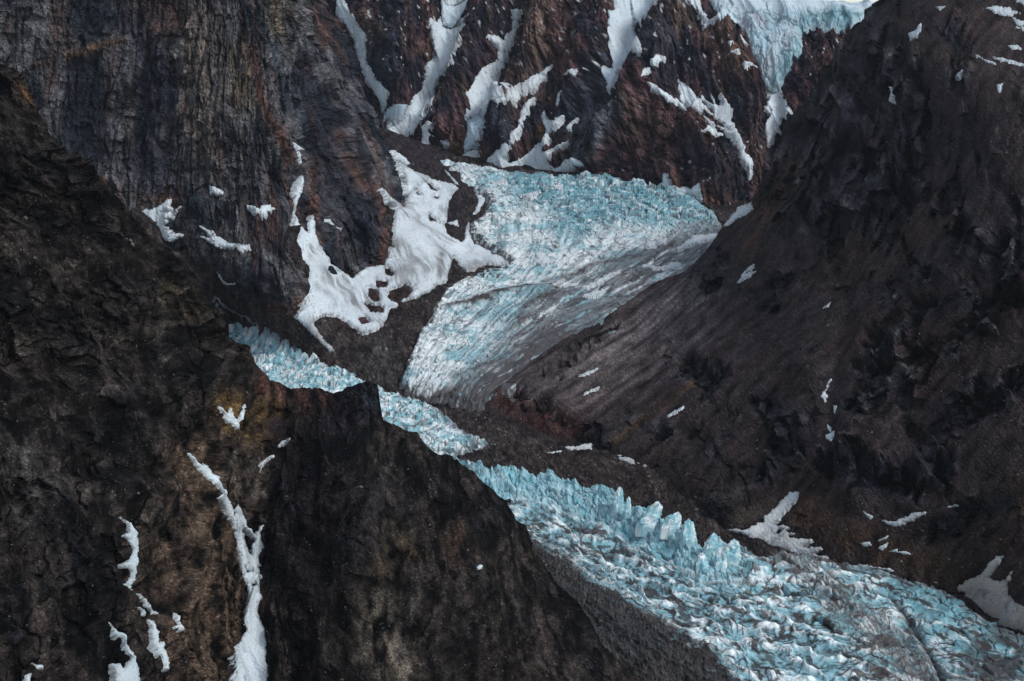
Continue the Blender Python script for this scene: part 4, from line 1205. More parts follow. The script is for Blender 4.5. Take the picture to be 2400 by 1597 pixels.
S_(BW, "grey icy hump at the foot of the widest couloir", [K('c10', [(305, 770), (380, 735), (460, 740), (440, 830), (370, 875), (320, 890), (296, 820)])], dirt=0.9, ice=0.8, thick=2, group=GB)
S_(BW, "curved snow couloir left of the tan rock pillar, hooked near its top", [K('c10', [(1165, 75), (1235, 70), (1210, 200), (1180, 320), (1130, 430), (1100, 490), (1075, 580), (1090, 600), (1130, 580), (1180, 620), (1130, 640), (1080, 690), (1010, 740), (1005, 770), (900, 810), (855, 820), (890, 760), (880, 660), (920, 600), (950, 530), (965, 470), (1010, 460), (1060, 430), (1085, 370), (1080, 320), (1000, 260), (1010, 235), (1090, 260), (1120, 290), (1150, 240), (1190, 200), (1185, 120)])], dirt=0.55, thick=6, group=GB)
S_(BW, "slanting snow ramp under the tan rock pillar", [K('c10', [(1460, 440), (1420, 510), (1370, 580), (1280, 650), (1200, 715), (1150, 690), (1060, 720), (1015, 738), (1065, 700), (1140, 650), (1200, 600), (1260, 560), (1330, 520), (1400, 490)])], dirt=0.6, thick=5, group=GB)
S_(BW, "broad snow and ice gully tapering to a blue tip behind the dark back buttress", [K('c10', [(1860, -20), (2210, -20), (2130, 70), (2060, 140), (2020, 190), (2030, 250), (2060, 310), (2070, 365), (2010, 380), (1960, 420), (1920, 480), (1880, 580), (1850, 635), (1830, 560), (1800, 480), (1870, 470), (1890, 360), (1870, 230), (1840, 180), (1845, 75), (1890, 65)])], dirt=0.4, ice=0.2, thick=8, group=GB)
S_(BW, "pale snow cone with forked tongues at the foot of the back wall beside the icefall", [K('c10', [(780, 1110), (850, 1060), (930, 1040), (945, 1110), (1000, 1110), (1080, 1050), (1100, 1000), (1150, 990), (1190, 920), (1225, 860), (1240, 760), (1290, 690), (1335, 660), (1300, 740), (1270, 800), (1230, 910), (1180, 990), (1130, 1100), (1170, 1120), (1260, 1080), (1340, 1010), (1400, 960), (1415, 910), (1380, 810), (1400, 770), (1430, 830), (1480, 850), (1525, 795), (1490, 880), (1440, 950), (1400, 1010), (1380, 1050), (1450, 1030), (1520, 990), (1590, 940), (1560, 980), (1460, 1050), (1420, 1110), (1450, 1160), (1500, 1160), (1550, 1100), (1640, 1105), (1665, 1120), (1610, 1190), (1540, 1225), (1450, 1225), (1300, 1205), (1150, 1190), (1000, 1175), (900, 1150)])], dirt=0.35, thick=6, group=GB)
S_(BW, "short snow strip on brown rock just above the dark moraine saddle", [K('c10', [(520, 1030), (550, 1010), (560, 950), (550, 880), (580, 840), (630, 845), (600, 900), (620, 930), (600, 990), (575, 1070)])], dirt=0.2, thick=5, group=GB)
S_(BW, "grey striped icy apron between ochre rock and the dark squat tower", [K('c10', [(870, 830), (960, 790), (1000, 770), (985, 860), (960, 950), (900, 1030), (850, 1060), (850, 980), (880, 920)])], dirt=0.95, ice=0.9, thick=4, group=GB)
S_(BW, "small square snowfield on top of the dark back buttress", [K('c10', [(2135, 410), (2180, 385), (2230, 385), (2225, 425), (2160, 450), (2130, 435)])], dirt=0.1, thick=4, group=GB)
S_(BW, "knobbly snow patch below the square snowfield of the back buttress", [K('c10', [(2080, 480), (2120, 465), (2140, 500), (2100, 525), (2050, 548)])], dirt=0.1, thick=4, group=GB)
S_(BW, "spreading fan of snow fingers draining to one point above the moraine gully", [K('c20', [(-30, 550), (40, 600), (90, 650), (130, 700), (120, 645), (160, 690), (210, 720), (190, 650), (240, 740), (280, 720), (262, 645), (300, 700), (330, 770), (320, 850), (370, 920), (410, 960), (430, 1050), (480, 1100), (475, 1180), (465, 1215), (440, 1150), (400, 1080), (370, 1000), (330, 920), (270, 890), (200, 850), (140, 790), (60, 730), (-20, 690)]), K('c10', [(2100, 556), (2160, 586), (2240, 640), (2353, 712), (2380, 760), (2280, 705), (2200, 662), (2130, 604)])], [K('c20', [(60, 705), (150, 760), (260, 850), (330, 905), (320, 912), (240, 865), (120, 775)]), K('c20', [(130, 700), (180, 730), (230, 800), (170, 760)])], dirt=0.5, thick=5, group=GB)
S_(BW, "flat snow shelf beside the lower end of the snow fan", [K('c20', [(135, 905), (180, 870), (240, 885), (280, 935), (210, 942), (190, 915)])], dirt=0.1, thick=4, group=GB)
S_(BW, "bright snow cone directly below the tip of the hanging glacier", [K('c20', [(570, 510), (640, 545), (675, 545), (660, 600), (690, 640), (665, 680), (710, 690), (745, 770), (690, 820), (660, 900), (620, 960), (590, 1015), (580, 940), (570, 860), (600, 800), (570, 750), (590, 680), (580, 600)])], dirt=0.25, thick=6, group=GB)
S_(BW, "forked snow patch along the icefall's far edge at the foot of the back wall", [K('B', [(1570, 300), (1660, 310), (1720, 270), (1725, 210), (1760, 205), (1770, 290), (1850, 310), (1930, 320), (1990, 280), (2010, 400), (2008, 435), (1960, 400), (1900, 362), (1800, 350), (1690, 342)])], dirt=0.15, thick=6, group=GB)
S_(RS, "thin snow crescent where the icefall meets the brown slope", [K('B', [(2150, 600), (2240, 485), (2260, 462), (2357, 415), (2365, 470), (2290, 525), (2200, 575)])], dirt=0.3, tan=0.4, thick=5, group=GR)
S_(BW, "ragged snow streaks left of the hanging glacier's upper edge", [K('c20', [(20, -20), (120, -20), (130, 60), (180, 140), (240, 110), (260, 120), (200, 150), (150, 190), (150, 150), (100, 90)])], dirt=0.1, thick=4, group=GB)
S_(BW, ["scratchy snow fleck closest to the tip of the hanging glacier's tongue", 'curved snow fleck on brown rock lowest beside the hanging glacier', "slanting snow fleck hugging the rim of the hanging glacier's tongue", 'three-cornered snow fleck on the brown knoll beside the hanging glacier'], [K('c20', [(415, 430), (470, 440), (520, 470), (450, 458), (425, 482)]), K('c20', [(285, 415), (330, 360), (390, 335), (395, 355), (340, 372)]), K('c20', [(400, 250), (430, 290), (460, 325), (410, 292)]), K('c20', [(305, 290), (345, 285), (322, 332)])], dirt=0.1, thick=3, group=GB)
for lab, q in [("upright sliver of snow in a cleft above the forked snow cone", [(1478, 725), (1500, 650), (1522, 638), (1503, 700), (1497, 745)]), ("notched snow scrap beside the grey slabs of the dark back buttress", [(1548, 880), (1622, 813), (1602, 870), (1592, 912), (1568, 906)]),
               ("thin snow ledge between the tan pillar and the broad ice gully", [(1540, 522), (1622, 473), (1592, 516)]), ("snow blotch on ochre rock beside the grey icy apron", [(685, 968), (742, 978), (742, 1012), (708, 1012)])]:
    S_(BW, lab, [K('c10', q)], dirt=0.1, thick=4, group=GB)
# under the great cliff
S_(APRON, "large dirt-streaked snow apron wrapped round the foot of the great cliff", [K('A', [(205, 280), (212, 330), (190, 420), (165, 470), (155, 560), (185, 620), (235, 685), (235, 610), (275, 560), (290, 600), (290, 680), (320, 760), (360, 820), (400, 890), (470, 950), (560, 1005), (620, 960), (680, 930), (780, 915), (810, 860), (806, 776), (850, 790), (845, 700), (850, 560), (850, 500), (800, 430), (760, 362), (830, 430), (925, 500), (935, 370), (920, 280), (895, 190), (940, 215), (1000, 250), (1060, 270), (1150, 310), (1280, 345), (1305, 370), (1260, 420), (1240, 470), (1230, 560), (1210, 640), (1230, 700), (1330, 750), (1350, 740), (1360, 650), (1380, 615), (1380, 680), (1420, 760), (1500, 800), (1570, 830), (1640, 870), (1668, 905), (1600, 915), (1500, 910), (1420, 950), (1360, 960), (1320, 910), (1280, 845), (1250, 930), (1230, 1000), (1220, 1040), (1150, 1060), (1100, 1100), (1010, 1150), (960, 1160), (890, 1172), (950, 1140), (990, 1090), (985, 1070), (930, 1040), (905, 1070), (920, 1090), (820, 1100), (810, 1140), (880, 1195), (870, 1210), (820, 1225), (800, 1290), (770, 1350), (720, 1380), (640, 1410), (600, 1400), (590, 1370), (530, 1330), (480, 1290), (400, 1270), (320, 1290), (280, 1320), (330, 1400), (400, 1480), (440, 1525), (400, 1520), (340, 1460), (260, 1380), (190, 1310), (150, 1275), (210, 1230), (220, 1170), (180, 1090), (190, 1050), (240, 1010), (245, 930), (180, 870), (175, 810), (108, 740), (125, 660), (140, 590), (135, 490), (140, 400), (165, 330)])],
   [K('A', q) for q in ([(1075, 325), (1110, 340), (1165, 385), (1150, 395), (1100, 360)], [(990, 370), (1040, 420), (1020, 415)], [(1130, 415), (1170, 430), (1160, 455), (1130, 435)], [(1095, 555), (1150, 590), (1165, 615), (1110, 600)], [(720, 1010), (810, 1030), (800, 1075), (730, 1075)], [(670, 1070), (740, 1080), (760, 1170), (720, 1180), (680, 1140)],
                        [(640, 1185), (700, 1190), (785, 1210), (780, 1252), (680, 1248)], [(775, 920), (850, 960), (848, 992), (800, 990)], [(605, 1290), (650, 1275), (682, 1320), (620, 1342)], [(805, 1100), (915, 1060), (985, 1075), (985, 1095), (900, 1150), (850, 1140)])], dirt=0.7, thick=7, group=GA, rag=0.85,
   smudge=[(K('A', [(340, 960), (460, 1080), (560, 1160), (680, 1200)]), 12, 0.9), (K('A', [(480, 1000), (580, 1090), (680, 1160)]), 8, 0.8), (K('A', [(560, 1200), (640, 1270), (700, 1320)]), 6, 0.8), (K('A', [(280, 1060), (420, 1160), (560, 1200)]), 8, 0.6), (K('A', [(930, 560), (1040, 640), (1150, 690), (1300, 760)]), 5, 0.5),
           (K('A', [(880, 790), (980, 880), (1080, 940), (1190, 960)]), 22, 0.75), (K('A', [(1090, 740), (1200, 830), (1280, 880)]), 8, 0.9), (K('A', [(1180, 860), (1185, 1000)]), 8, 0.7), (K('A', [(860, 780), (950, 880), (1010, 1000), (1020, 1050)]), 4, 0.8), (K('A', [(820, 930), (900, 960), (980, 960)]), 10, 0.6)])
S_(APRON, "small snow wedge against the dark moraine saddle behind the great cliff", [K('A', [(855, 100), (930, 155), (965, 195), (940, 212), (880, 160)])], dirt=0.15, thick=5, group=GA)
S_(VL, "white crescent of snow on the purple-dark moraine", [K('A', [(1435, 405), (1480, 398), (1505, 440), (1480, 490), (1440, 540), (1405, 558), (1440, 490), (1450, 450)])], dirt=0.15, thick=5, group=GA)
S_(VL, "thin snow streak descending the moraine beside the icefall's corner", [K('A', [(1215, 240), (1270, 290), (1315, 342), (1280, 332)])], dirt=0.15, thick=5, group=GA)
S_(VL, "short snow scrap across the neck of the dark moraine", [K('A', [(1225, 612), (1300, 593), (1315, 645), (1270, 627)])], dirt=0.15, thick=5, group=GA)
for lab, q in [("blunt snow patch alone on the cliff above a dark hollow", [(1442, 1278), (1480, 1290), (1545, 1325), (1535, 1343), (1448, 1332)]), ("ragged snow ledge beside the snow tongue's left side on the great cliff", [(1705, 1418), (1760, 1430), (1790, 1442), (1810, 1420), (1868, 1418), (1898, 1450), (1850, 1462), (1845, 1498), (1810, 1482), (1780, 1462), (1740, 1452)])]:
    S_(BT, lab, [K('c00', q)], dirt=0.1, thick=5, group=GA)
S_(BT, "feathery snow patch where the great cliff drops behind the near hillside", [K('c00', [(935, 1445), (1000, 1450), (1060, 1440), (1100, 1420), (1140, 1380), (1182, 1373), (1160, 1420), (1172, 1440), (1110, 1465), (1180, 1470), (1245, 1426), (1210, 1470), (1160, 1510), (1125, 1560)]) + K('c01', [(1165, 5), (1165, 40), (1250, 55), (1190, 107), (1110, 95), (1050, 20)])], dirt=0.3, thick=5, group=GA)
S_(BT, "long forked snow ledge under the great cliff's lower left slabs", [K('c01', [(1385, 68), (1450, 82), (1420, 32), (1375, -5), (1450, 28), (1520, 78), (1560, 105), (1660, 123), (1732, 123), (1732, 167), (1640, 152), (1560, 147), (1500, 142)])], dirt=0.2, thick=5, group=GA)
S_(BT, "thin curved snow strip above the brown talus", [K('c01', [(1497, 312), (1530, 348), (1595, 402), (1560, 397), (1512, 352)])], dirt=0.1, thick=5, group=GA)
S_(BT, ['larger snow scrap on the rusty cliff flank beside the upper snow tongue', 'tiny snow scrap just below the larger one on the rusty cliff flank'], [K('A', [(352, 583), (400, 588), (430, 632), (370, 612)]), K('A', [(438, 643), (490, 650), (480, 668)])], dirt=0.1, thick=4, group=GA)
S_(BT, ["topmost short snow streak in the cleft above the cliff's snow tongue", "lower upright snow streak in the cleft above the cliff's snow tongue"], [K('A', [(148, 42), (180, 68), (220, 95), (180, 98), (172, 75)]), K('A', [(168, 103), (197, 130), (197, 188), (180, 160)])], dirt=0.1, thick=4, group=GA)
# near hillside; lowered tone and ice blue paint the left patches as shaded
S_(FG, "Y-shaped snow tongue filling the gully between the near hillside and the spur", [K('c02', [(1285, -10), (1330, 20), (1365, 70), (1410, 80), (1470, 150), (1500, 210), (1550, 250), (1570, 300), (1600, 370), (1615, 420), (1640, 345), (1665, 380), (1690, 440), (1715, 510), (1740, 545), (1780, 530), (1780, 475), (1800, 500), (1828, 482), (1800, 550), (1818, 650), (1790, 720), (1780, 830), (1808, 838), (1780, 880), (1780, 960), (1808, 968), (1770, 1050), (1780, 1120), (1820, 1200), (1838, 1300), (1830, 1420), (1848, 1470), (1830, 1700), (1565, 1700), (1578, 1480), (1590, 1400), (1640, 1310), (1690, 1230), (1690, 1100), (1710, 1020), (1705, 900), (1680, 870), (1650, 780), (1638, 610), (1600, 500), (1560, 430), (1540, 360), (1490, 280), (1430, 200), (1380, 130), (1340, 80)])],
   [K('c02', q) for q in ([(1670, 490), (1720, 540), (1752, 590), (1730, 695), (1690, 620)], [(1683, 778), (1712, 768), (1748, 812), (1708, 822)], [(1733, 885), (1762, 868), (1768, 902), (1738, 908)])], dirt=0.5, ice=0.12, thick=3.5, group=GF, tone=0.92)
S_(FG, "wavy upright snow strip on the near dark hillside", [K('c02', [(826, 436), (880, 470), (910, 500), (948, 560), (948, 700), (935, 820), (908, 940), (882, 890), (905, 830), (880, 790), (846, 770), (890, 720), (905, 660), (875, 600), (840, 565), (880, 540), (875, 490)])], dirt=0.15, ice=0.3, thick=3, group=GF, tone=0.85)
S_(FG, "thin slanting snow sliver just below the wavy snow strip", [K('c02', [(936, 960), (1000, 998), (1034, 1060), (1084, 1108), (1050, 1102), (1000, 1052)])], dirt=0.15, ice=0.2, thick=2.5, group=GF, tone=0.85)
S_(FG, "stepped snow strip widening downhill between the sliver and the Y-shaped tongue", [K('c02', [(955, 1058), (992, 1078), (1002, 1130), (1052, 1160), (1088, 1230), (1092, 1300), (1132, 1298), (1138, 1380), (1163, 1440), (1163, 1494), (1128, 1492), (1110, 1420), (1063, 1330), (1043, 1270), (1018, 1210), (1038, 1195), (988, 1120)])], dirt=0.15, ice=0.2, thick=2.5, group=GF, tone=0.85)
S_(FG, "broad-footed blue snow patch cut by the lower picture edge", [K('c02', [(740, 1160), (790, 1208), (852, 1268), (884, 1340), (938, 1420), (955, 1500), (970, 1700), (760, 1700), (790, 1530), (766, 1448), (820, 1448), (830, 1490), (860, 1440), (826, 1398), (862, 1390), (858, 1330), (798, 1262)])], dirt=0.15, ice=0.35, thick=3, group=GF, tone=0.78)
S_(FG, "tiny curled snow scrap between two snow strips on brown ground", [K('c02', [(1203, 1095), (1237, 1118), (1242, 1170), (1273, 1216), (1240, 1212), (1190, 1197), (1225, 1180)])], dirt=0.1, thick=2.5, group=GF)
S_(FG, ['flat snow fleck low on the near hillside in the corner of the picture', "snow fleck cut by the picture's bottom edge below the flat corner fleck"], [K('c02', [(212, 1446), (260, 1460), (293, 1458), (293, 1492), (250, 1492)]), K('c02', [(168, 1530), (213, 1513), (207, 1580), (160, 1580)])], dirt=0.1, ice=0.3, thick=2.5, group=GF, tone=0.8)
S_(FG, "V-shaped snow patch beside the ochre hollow", [K('c01', [(1487, 1232), (1530, 1250), (1570, 1290), (1585, 1248), (1607, 1310), (1640, 1330), (1660, 1270), (1688, 1216), (1683, 1280), (1672, 1330), (1640, 1350), (1647, 1413), (1610, 1382), (1560, 1352), (1538, 1300)])], dirt=0.1, thick=2.5, group=GF)
S_(FG, "slim snow streak just below the saddle behind the V-shaped patch", [K('c01', [(1916, 1512), (1930, 1488), (1970, 1468), (2018, 1426), (2000, 1462), (1960, 1502), (1930, 1517)])], dirt=0.1, thick=2.5, group=GF)
S_(FG, "lowest snow streak of the saddle, above the Y-shaped tongue's right arm", [K('c02', [(1782, 80), (1810, 48), (1870, 8), (1888, 13), (1830, 62), (1795, 114)])], dirt=0.1, thick=2.5, group=GF)
S_(FG, "single white snow dot on the dark spur", [K('c12', [(930, 785), (950, 765), (972, 775), (968, 795), (940, 802)])], dirt=0.05, thick=2.5, group=GF)
# big slope
S_(RS, "dirty snow fan spreading on to the glacier edge from a gully of the brown slope", [K('c22', [(290, 528), (350, 520), (450, 520), (520, 480), (560, 470), (565, 430), (620, 390), (680, 330), (740, 268), (808, 263), (790, 320), (740, 380), (690, 430), (670, 470), (640, 490), (720, 500), (748, 520), (700, 540), (782, 552), (740, 572), (800, 590), (890, 588), (905, 610), (830, 640), (870, 650), (950, 638), (965, 660), (900, 690), (990, 710), (1015, 738), (960, 735), (900, 712), (820, 700), (760, 695), (700, 692), (620, 660), (570, 638), (500, 605), (445, 582), (470, 570), (400, 552)])], [K('c22', [(620, 560), (660, 530), (700, 520), (690, 532), (650, 552)])], dirt=0.5, tan=0.45, thick=4, group=GR)
S_(RS, "larger grey-brown snow fan with a crack in it at the right picture edge", [K('c22', [(1890, 922), (1950, 880), (2050, 840), (2100, 770), (2160, 712), (2210, 706), (2180, 770), (2110, 850), (2160, 880), (2220, 870), (2270, 805), (2258, 860), (2230, 920), (2250, 980), (2290, 1030), (2353, 1050), (2480, 1100), (2480, 1290), (2353, 1235), (2250, 1205), (2150, 1175), (2040, 1120), (2020, 1080), (1940, 1055), (1915, 1010), (1960, 960), (1895, 952)])], [K('c22', [(1950, 1030), (2010, 1035), (2000, 1052)])], dirt=0.8, tan=0.8, thick=4, group=GR, tone=0.72)
S_(RS, "snow crescent under the black crag on the brown slope", [K('c22', [(1376, 458), (1440, 470), (1530, 440), (1600, 410), (1696, 398), (1640, 432), (1560, 472), (1480, 503), (1430, 492)])], dirt=0.4, tan=0.3, thick=3.5, group=GR, tone=0.85)
S_(RS, "short snow dash beside the tip of the snow crescent", [K('c22', [(1805, 372), (1890, 348), (1840, 372)])], dirt=0.2, thick=3, group=GR, tone=0.85)
S_(RS, "split snow scrap at the lower left foot of the black crag", [K('c22', [(1246, 398), (1312, 430), (1292, 448), (1258, 420)])], dirt=0.2, thick=3, group=GR)
S_(RS, ['leftmost snow scrap of the small cluster on brown ground above the glacier edge', 'slanting middle snow scrap of the small cluster above the glacier edge', 'smaller of two low snow scraps in the cluster above the glacier edge', 'rightmost low snow scrap of the cluster above the glacier edge', 'topmost thin snow scrap of the cluster above the glacier edge'], [K('c22', [(1222, 614), (1290, 608), (1304, 632), (1250, 638)]), K('c22', [(1342, 652), (1422, 608), (1402, 640), (1380, 668)]), K('c22', [(1417, 672), (1480, 658), (1484, 682)]), K('c22', [(1487, 680), (1540, 673), (1578, 697), (1530, 693)]), K('c22', [(1346, 602), (1418, 562), (1402, 587)])], dirt=0.1, thick=3, group=GR)
S_(RS, "slim snow rim along the glacier's far edge below the scraps", [K('c22', [(1245, 768), (1350, 783), (1430, 788), (1475, 822), (1400, 804), (1280, 788)])], dirt=0.2, tan=0.2, thick=3.5, group=GR)
S_(RS, "four-sided snow patch high on the dark ridge right of the hanging glacier", [K('c20', [(1557, 230), (1600, 210), (1642, 162), (1648, 200), (1622, 252), (1570, 288)])], dirt=0.1, ice=0.2, thick=5, group=GR, tone=0.85)
S_(RS, "small snow cap on the skyline ridge above the four-sided patch", [K('c20', [(1742, 50), (1812, 43), (1772, 74)])], dirt=0.1, ice=0.2, thick=4, group=GR, tone=0.85)
S_(RS, "lens of snow on the shelf below the high ridge", [K('c20', [(1876, 534), (1900, 500), (1956, 472), (1930, 514)])], dirt=0.1, ice=0.2, thick=4, group=GR, tone=0.85)
S_(RS, "drop-shaped snow patch near the shelf's lower end", [K('c20', [(2162, 588), (2208, 578), (2182, 644), (2168, 620)])], dirt=0.1, ice=0.2, thick=4, group=GR, tone=0.8)
S_(RS, "hanging thread of snow in the dark face below the ridge", [K('c20', [(1412, 592), (1438, 640), (1443, 705), (1418, 692), (1425, 650)])], dirt=0.1, thick=4, group=GR)
S_(RS, "topmost and widest snow streak on the slope above the shelf", [K('c20', [(2090, 58), (2150, 42), (2240, 58), (2325, 90), (2250, 113), (2150, 92)])], dirt=0.15, ice=0.2, thick=4, group=GR, tone=0.85)
S_(RS, ['middle snow streak in the upper picture corner above the shelf', 'wide snow wedge filling the very corner above the shelf', 'lowest snow streak in the upper picture corner above the shelf'], [K('c20', [(2276, 128), (2353, 148), (2480, 200), (2353, 188), (2300, 162)]), K('c20', [(2265, -20), (2480, -20), (2480, 60), (2353, 42)]), K('c20', [(2296, 188), (2353, 188), (2480, 220), (2353, 212)])], dirt=0.15, ice=0.2, thick=4, group=GR, tone=0.8)
S_(RS, ['short thin snow stripe lying along the shelf', 'longest thin snow stripe lying along the shelf', 'flat snow stripe just above the long stripe on the shelf'], [K('c20', [(1996, 368), (2060, 398), (2155, 442), (2080, 422)]), K('c20', [(2106, 388), (2200, 403), (2353, 438), (2480, 470), (2353, 463), (2250, 437), (2150, 412)]), K('c20', [(2236, 318), (2300, 313), (2345, 342), (2280, 342)])], dirt=0.15, ice=0.2, thick=4, group=GR, tone=0.8)
S_(RS, "pronged snow patch on the slope's upper rim beside the icefall", [K('c21', [(376, 384), (430, 300), (503, 253), (490, 282), (440, 317), (503, 308), (470, 342), (400, 384)])], dirt=0.1, thick=4, group=GR)
S_(RS, "slim snow dash on the middle of the brown slope", [K('c21', [(966, 563), (1024, 516), (1002, 552)])], dirt=0.1, thick=3, group=GR)
S_(RS, "knotted snow thread in the upright gully of the brown slope", [K('c21', [(1000, 1068), (1024, 1050), (1002, 1122), (975, 1140), (1004, 1160), (982, 1209), (956, 1172), (985, 1130)])], dirt=0.05, thick=3, group=GR)
S_(RS, ['upper snow dot below the knotted thread in the upright gully', 'small upright snow dot low in the upright gully', 'lowest knobbly snow dot of the upright gully'], [K('c21', [(1037, 1232), (1063, 1232), (1045, 1280)]), K('c21', [(996, 1362), (1023, 1380), (1017, 1414), (1000, 1392)]), K('c21', [(986, 1440), (1042, 1406), (1044, 1440), (1020, 1479), (988, 1462)])], dirt=0.05, thick=3, group=GR)
S_(RS, "upper thin snow dash on the grey scree above the red bank", [K('c11', [(1626, 1033), (1700, 998), (1764, 977), (1740, 1003), (1660, 1033)])], dirt=0.1, thick=3, group=GR)
S_(RS, "lower thin snow dash on the grey scree above the red bank", [K('c11', [(1656, 1169), (1710, 1130), (1815, 1087), (1740, 1133)])], dirt=0.1, thick=3, group=GR)
S_(RS, "longest thin snow line slanting across the brown slope", [K('c11', [(2230, 1319), (2290, 1275), (2360, 1240), (2360, 1256), (2260, 1313)])], dirt=0.1, thick=3, group=GR)
# valley floor
S_(VL, ['flat dirty snow sheet on valley rubble below the grey scree', 'thin snow dash at the pointed end of the flat dirty sheet'], [K('D', [(838, 30), (950, 13), (1062, -2), (1066, 42), (900, 53)]), K('D', [(690, 72), (840, 56), (720, 80)])], dirt=0.4, tan=0.4, thick=3, group=GV)
S_(VL, ['straight-edged snow slab beside the dirty sheet on valley rubble', 'thin snow wedge just above the straight-edged slab'], [K('D', [(1215, 58), (1350, 63), (1358, 100), (1290, 104)]), K('D', [(1195, 20), (1290, 20), (1335, 0), (1290, 36), (1215, 42)])], dirt=0.3, tan=0.2, thick=3, group=GV)
S_(VL, ['longest yellowish snow lump of the row below the straight-edged slab', 'middle yellowish snow lump of the row on valley rubble', 'last small upright snow lump of the yellowish row'], [K('D', [(1266, 115), (1330, 108), (1413, 130), (1413, 163), (1330, 148)]), K('D', [(1428, 138), (1482, 128), (1472, 168), (1430, 168)]), K('D', [(1478, 182), (1500, 143), (1523, 170), (1500, 198)])], dirt=0.3, tan=0.6, thick=3.5, group=GV)
# on the tributary ice
for lab, q in [("solitary bright snow block in the middle of the tributary ice", [(790, 780), (850, 773), (892, 810), (928, 850), (880, 878), (810, 867), (765, 862), (798, 830)]),
               ("long snow streak below the icefall's blue lower corner", [(1885, 702), (1940, 658), (2100, 643), (2185, 650), (2100, 682), (1990, 712), (1830, 764), (1805, 762)]),
               ("winding snow streak on grey ice near the brown slope", [(1575, 868), (1650, 880), (1700, 885), (1820, 848), (1866, 870), (1760, 898), (1660, 898)]),
               ("lowest spindle of snow on the grey striped ice", [(1135, 1098), (1220, 1058), (1304, 1048), (1260, 1082), (1170, 1103)]),
               ("longest slanting snow spindle on the grey striped ice", [(1125, 1034), (1230, 988), (1300, 948), (1416, 902), (1380, 942), (1270, 1003), (1180, 1034)]),
               ("short snow spindle left of the longest slanting one", [(995, 1024), (1105, 992), (1080, 1018)]),
               ("stubby snow patch among the streaks under the icefall", [(1588, 744), (1600, 688), (1664, 698), (1674, 742), (1620, 754)]),
               ("snow patch touching the stubby patch's upper right", [(1656, 680), (1752, 678), (1742, 722), (1690, 712)]),
               ("pale snow lens where blue ice turns to grey stripes", [(1126, 762), (1255, 763), (1222, 804)]),
               ("topmost snow lens on the flat ice near the dark moraine", [(165, 162), (300, 148), (385, 155), (280, 178)]),
               ("snow lens on the ice left of the crevassed icefall", [(465, 268), (560, 248), (584, 260), (480, 284)]),
               ("larger snow lens beside the icefall's left blue blocks", [(685, 362), (820, 328), (834, 345), (760, 374)]),
               ("snow cap among blue seracs in the icefall's upper middle", [(915, 290), (992, 283), (984, 322), (930, 314)]),
               ("thin snow line on the icefall's right shoulder", [(1765, 398), (1864, 440), (1830, 440)]),
               ("paired snow dashes at the ice corner under the brown slope", [(2176, 664), (2312, 618), (2304, 642), (2190, 698)]),
               ("slim snow lens under the icefall's grey slabs", [(1385, 643), (1450, 608), (1484, 618), (1430, 643)])]:
    S_(ON_ICE, lab, [K('B', q)], dirt=0.12, thick=3.5, group=GI)

for s in SNOWS:                                      # rock under snow is levelled
    b = s['base']
    for p in (b.p if isinstance(b, Combo) else [b] if isinstance(b, Patch) else []):
        p.snow.append((s['adds'], s['holes']))


